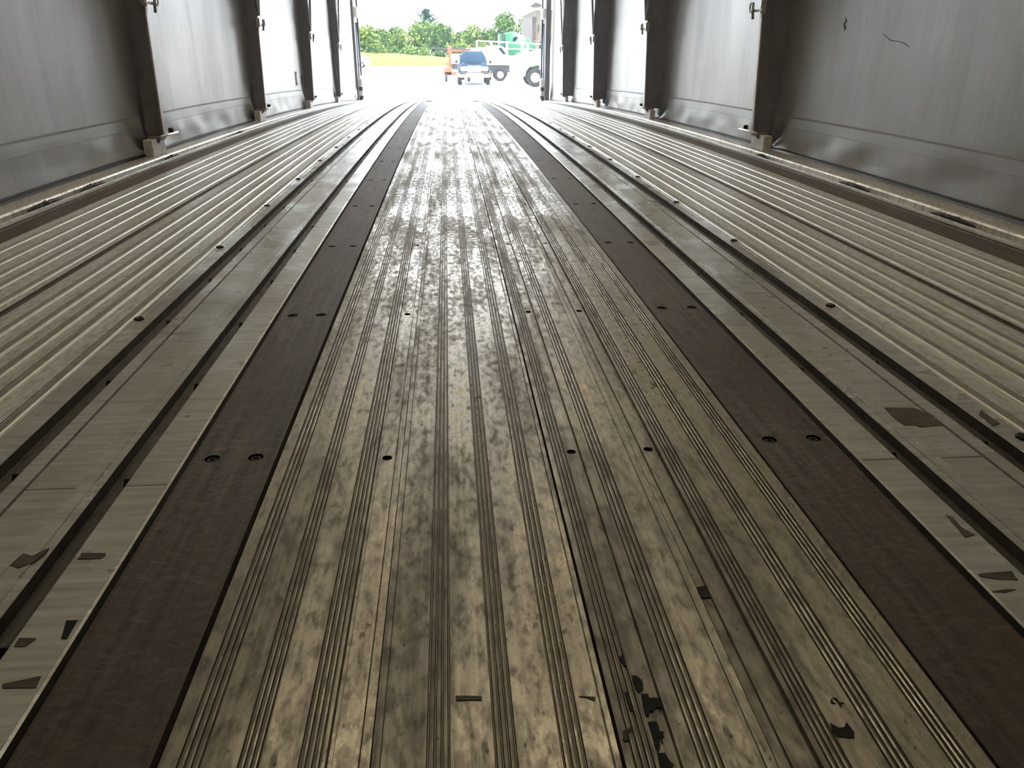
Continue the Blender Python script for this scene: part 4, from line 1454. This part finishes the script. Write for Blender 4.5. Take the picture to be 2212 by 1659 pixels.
# --- green tractor with sleeper cab, side-on
gx, gy = 4.55, 70.5
t = thing('green_tractor', (gx + 1.6, gy, 0), 'bright green tractor cab with a rounded sleeper roof, right of the tree line', 'truck')
mb = MB()
prof = [(gx + .35, 1.0), (gx + .35, 3.22), (gx + .75, 3.36), (gx + 1.25, 3.36), (gx + 1.85, 3.16), (gx + 2.4, 2.86), (gx + 2.95, 2.42), (gx + 3.05, 2.1), (gx + 2.7, 1.95), (gx + 2.62, 1.0)]
mb.sm = True
mb.prism(prof, 1, gy, gy + 2.4, .05)
mb.build('cab', M['green'], t)
mb = MB(); mb.box(gx - .05, gx + .12, gy + .02, gy + 2.3, 1.0, 3.20, .03); mb.build('side_fairing', M['green'], t)
mb = MB(); mb.box(gx + .12, gx + .35, gy + .06, gy + 2.3, 1.0, 3.22, .02); mb.build('gap_seal', M['darkgrey'], t)
mb = MB(); mb.prism([(gx + 1.05, 2.68), (gx + 1.10, 2.90), (gx + 1.30, 3.00), (gx + 1.50, 2.94), (gx + 1.46, 2.84), (gx + 1.22, 2.66)], 1, gy - .03, gy + .02); mb.build('sleeper_window', M['glass'], t)
mb = MB(); mb.box(gx + 2.45, gx + 3.0, gy - .02, gy + 2.38, 1.92, 2.08, .02); mb.build('windscreen', M['glass'], t)
mb = MB(); mb.prism([(gx + 2.6, .6), (gx + 2.6, 1.95), (gx + 4.2, 1.75), (gx + 4.6, 1.4), (gx + 4.6, .6)], 1, gy + .15, gy + 2.2, .06); mb.build('hood', M['green'], t)
mb = MB(); mb.box(gx - 2.2, gx + 4.3, gy + .5, gy + 1.9, .55, 1.0, .03); mb.build('frame', M['darkgrey'], t)
for q in (-1.6, -.4, 3.6):
    wheel(t, (gx + q, gy + .15, .52), .52, .3, 'offwhite', 1, facing=-1); wheel(t, (gx + q, gy + 2.25, .52), .52, .3, 'offwhite', 1, facing=1)

# --- white semi truck nose at the right door post
wx, wy = 3.75, 46.4
t = thing('white_truck', (5.0, wy, 0), 'white truck nose with a big front wheel, cut off by the right door post', 'truck')
mb = MB()
prof = [(3.72, .62), (3.66, .95), (3.70, 1.45), (3.84, 1.62), (4.35, 1.74), (4.95, 1.88), (5.6, 1.98), (7.2, 2.1), (7.2, .8), (5.70, .8), (5.62, .95), (5.38, 1.12), (4.98, 1.16), (4.62, 1.05), (4.44, .80), (4.38, .55)]
mb.prism(prof, 1, wy + .1, wy + 2.2, .03)
mb.build('body', M['white'], t)
mb = MB(); mb.prism([(5.9, 1.98), (6.4, 2.75), (7.2, 2.8), (7.2, 2.0)], 1, wy + .2, wy + 2.1, .03); mb.build('cab', M['white'], t)
mb = MB(); mb.prism([(6.35, 2.1), (6.6, 2.65), (7.1, 2.68), (7.1, 2.1)], 1, wy + .16, wy + .22); mb.build('side_window', M['glass'], t)
mb = MB(); mb.tube([(4.32, wy + .05, 1.45), (4.37, wy + .02, 1.72)], .018, 6); mb.lathe((4.36, wy + .06, 1.84), 1, [(-.06, .1), (-.04, .16), (.04, .16), (.06, .1)], 14); mb.build('hood_mirror', M['offwhite'], t)
mb = MB(); mb.box(3.55, 4.3, wy + .15, wy + 2.15, .42, .72, .05); mb.build('bumper', M['white'], t)
mb = MB(); mb.box(4.75, 5.35, wy + .02, wy + .08, 1.60, 1.63); mb.build('body_crease', M['offwhite'], t)
wheel(t, (4.98, wy + .18, .50), .50, .30, 'white', 1, facing=-1)
wheel(t, (4.98, wy + 2.1, .50), .50, .30, 'white', 1, facing=1)

# --- white car at far left behind the post
lx, ly = -10.3, 98.0
t = thing('white_car', (lx, ly, 0), 'white car at the far left edge of the yard, half hidden by the door post', 'car')
mb = MB()
mb.prism([(lx - 3.0, .3), (lx - 3.0, .9), (lx - 2.2, 1.05), (lx - 1.5, 1.55), (lx + .1, 1.55), (lx + .9, 1.28), (lx + 1.35, .95), (lx + 1.4, .55), (lx + 1.3, .3)], 1, ly, ly + 1.7, .06)
mb.build('body', M['white'], t)
mb = MB(); mb.prism([(lx - 1.4, 1.1), (lx - 1.1, 1.45), (lx + .0, 1.45), (lx + .45, 1.15)], 1, ly - .02, ly + .01); mb.build('side_window', M['glass'], t)
for q in (-2.2, .42):
    wheel(t, (lx + q, ly + .1, .34), .34, .2, 'offwhite', 1, facing=-1); wheel(t, (lx + q, ly + 1.6, .34), .34, .2, 'offwhite', 1, facing=1)

# --- tan building at right
hx, hy = 8.75, 84.0
t = thing('tan_building', (hx + 5, hy, 0), 'tan industrial building with dark windows beside the right door post', 'building')
mb = MB(); mb.box(hx + .25, hx + 12, hy, hy + 14, 0, 5.6); mb.box(hx + .0, hx + 12, hy - .2, hy + 13, 0, 2.9); mb.build('wall', M['tanwall'], t)
mb = MB(); mb.box(hx - .15, hx + .25, hy - .15, hy + 12, 0, 5.0); mb.build('corner_panel', M['brownwall'], t)
mb = MB(); mb.box(hx + .62, hx + .85, hy - .25, hy - .19, .5, 2.75); mb.build('window', M['glass'], t)
mb = MB(); mb.box(hx + .45, hx + .58, hy - .05, hy + .02, 3.6, 4.3); mb.build('window', M['darkgrey'], t)
mb = MB(); mb.box(hx - .3, hx + 12.2, hy - .3, hy + 14.2, 5.6, 6.0, .05); mb.build('roof', M['offwhite'], t)
mb = MB(); mb.prism([(hx - .45, 5.95), (hx + .1, 6.28), (hx + .75, 6.05), (hx + .6, 5.85), (hx - .1, 5.78)], 1, hy - .8, hy - .3); mb.build('wall_lamp', M['brownwall'], t)
mb = MB(); mb.box(hx - .5, hx + .3, hy - .45, hy - .25, 2.62, 2.75, .02); mb.build('awning_bracket', M['darkgrey'], t)

# ---------------------------------------------------------------- haze volume added inside the trailer in place of lens glare
t = NT('lens_veil_air')
t.n.remove(t.p)
vsn = t.n.new('ShaderNodeVolumeScatter')
vsn.inputs['Color'].default_value = (0.72, 0.88, 1.0, 1)
vsn.inputs['Density'].default_value = 0.016
vsn.inputs['Anisotropy'].default_value = 0.5
t.l.new(vsn.outputs[0], t.n['Material Output'].inputs['Volume'])
mb = MB()
yy = [Y0 + 0.02 + (10.85 - Y0 - 0.02) * i / 20 for i in range(21)]
for y in yy:
    for x, h in ((-1.0, 0.02), (1.16, 0.02), (1.16, 2.36), (-1.0, 2.36)):
        mb.v.append((x, y, zf(y) + h))
mb.face((0, 1, 2, 3))
mb.face((83, 82, 81, 80))
for i in range(20):
    for k in range(4):
        l = (k + 1) % 4
        mb.face((4 * i + k, 4 * i + 4 + k, 4 * i + 4 + l, 4 * i + l))
o = mb.build('lens_veil_haze', t.m, origin=(0.1, 4, 1.6))
tag(o, 'thin bluish haze added inside the trailer to imitate lens veil', 'haze', kind='stuff')
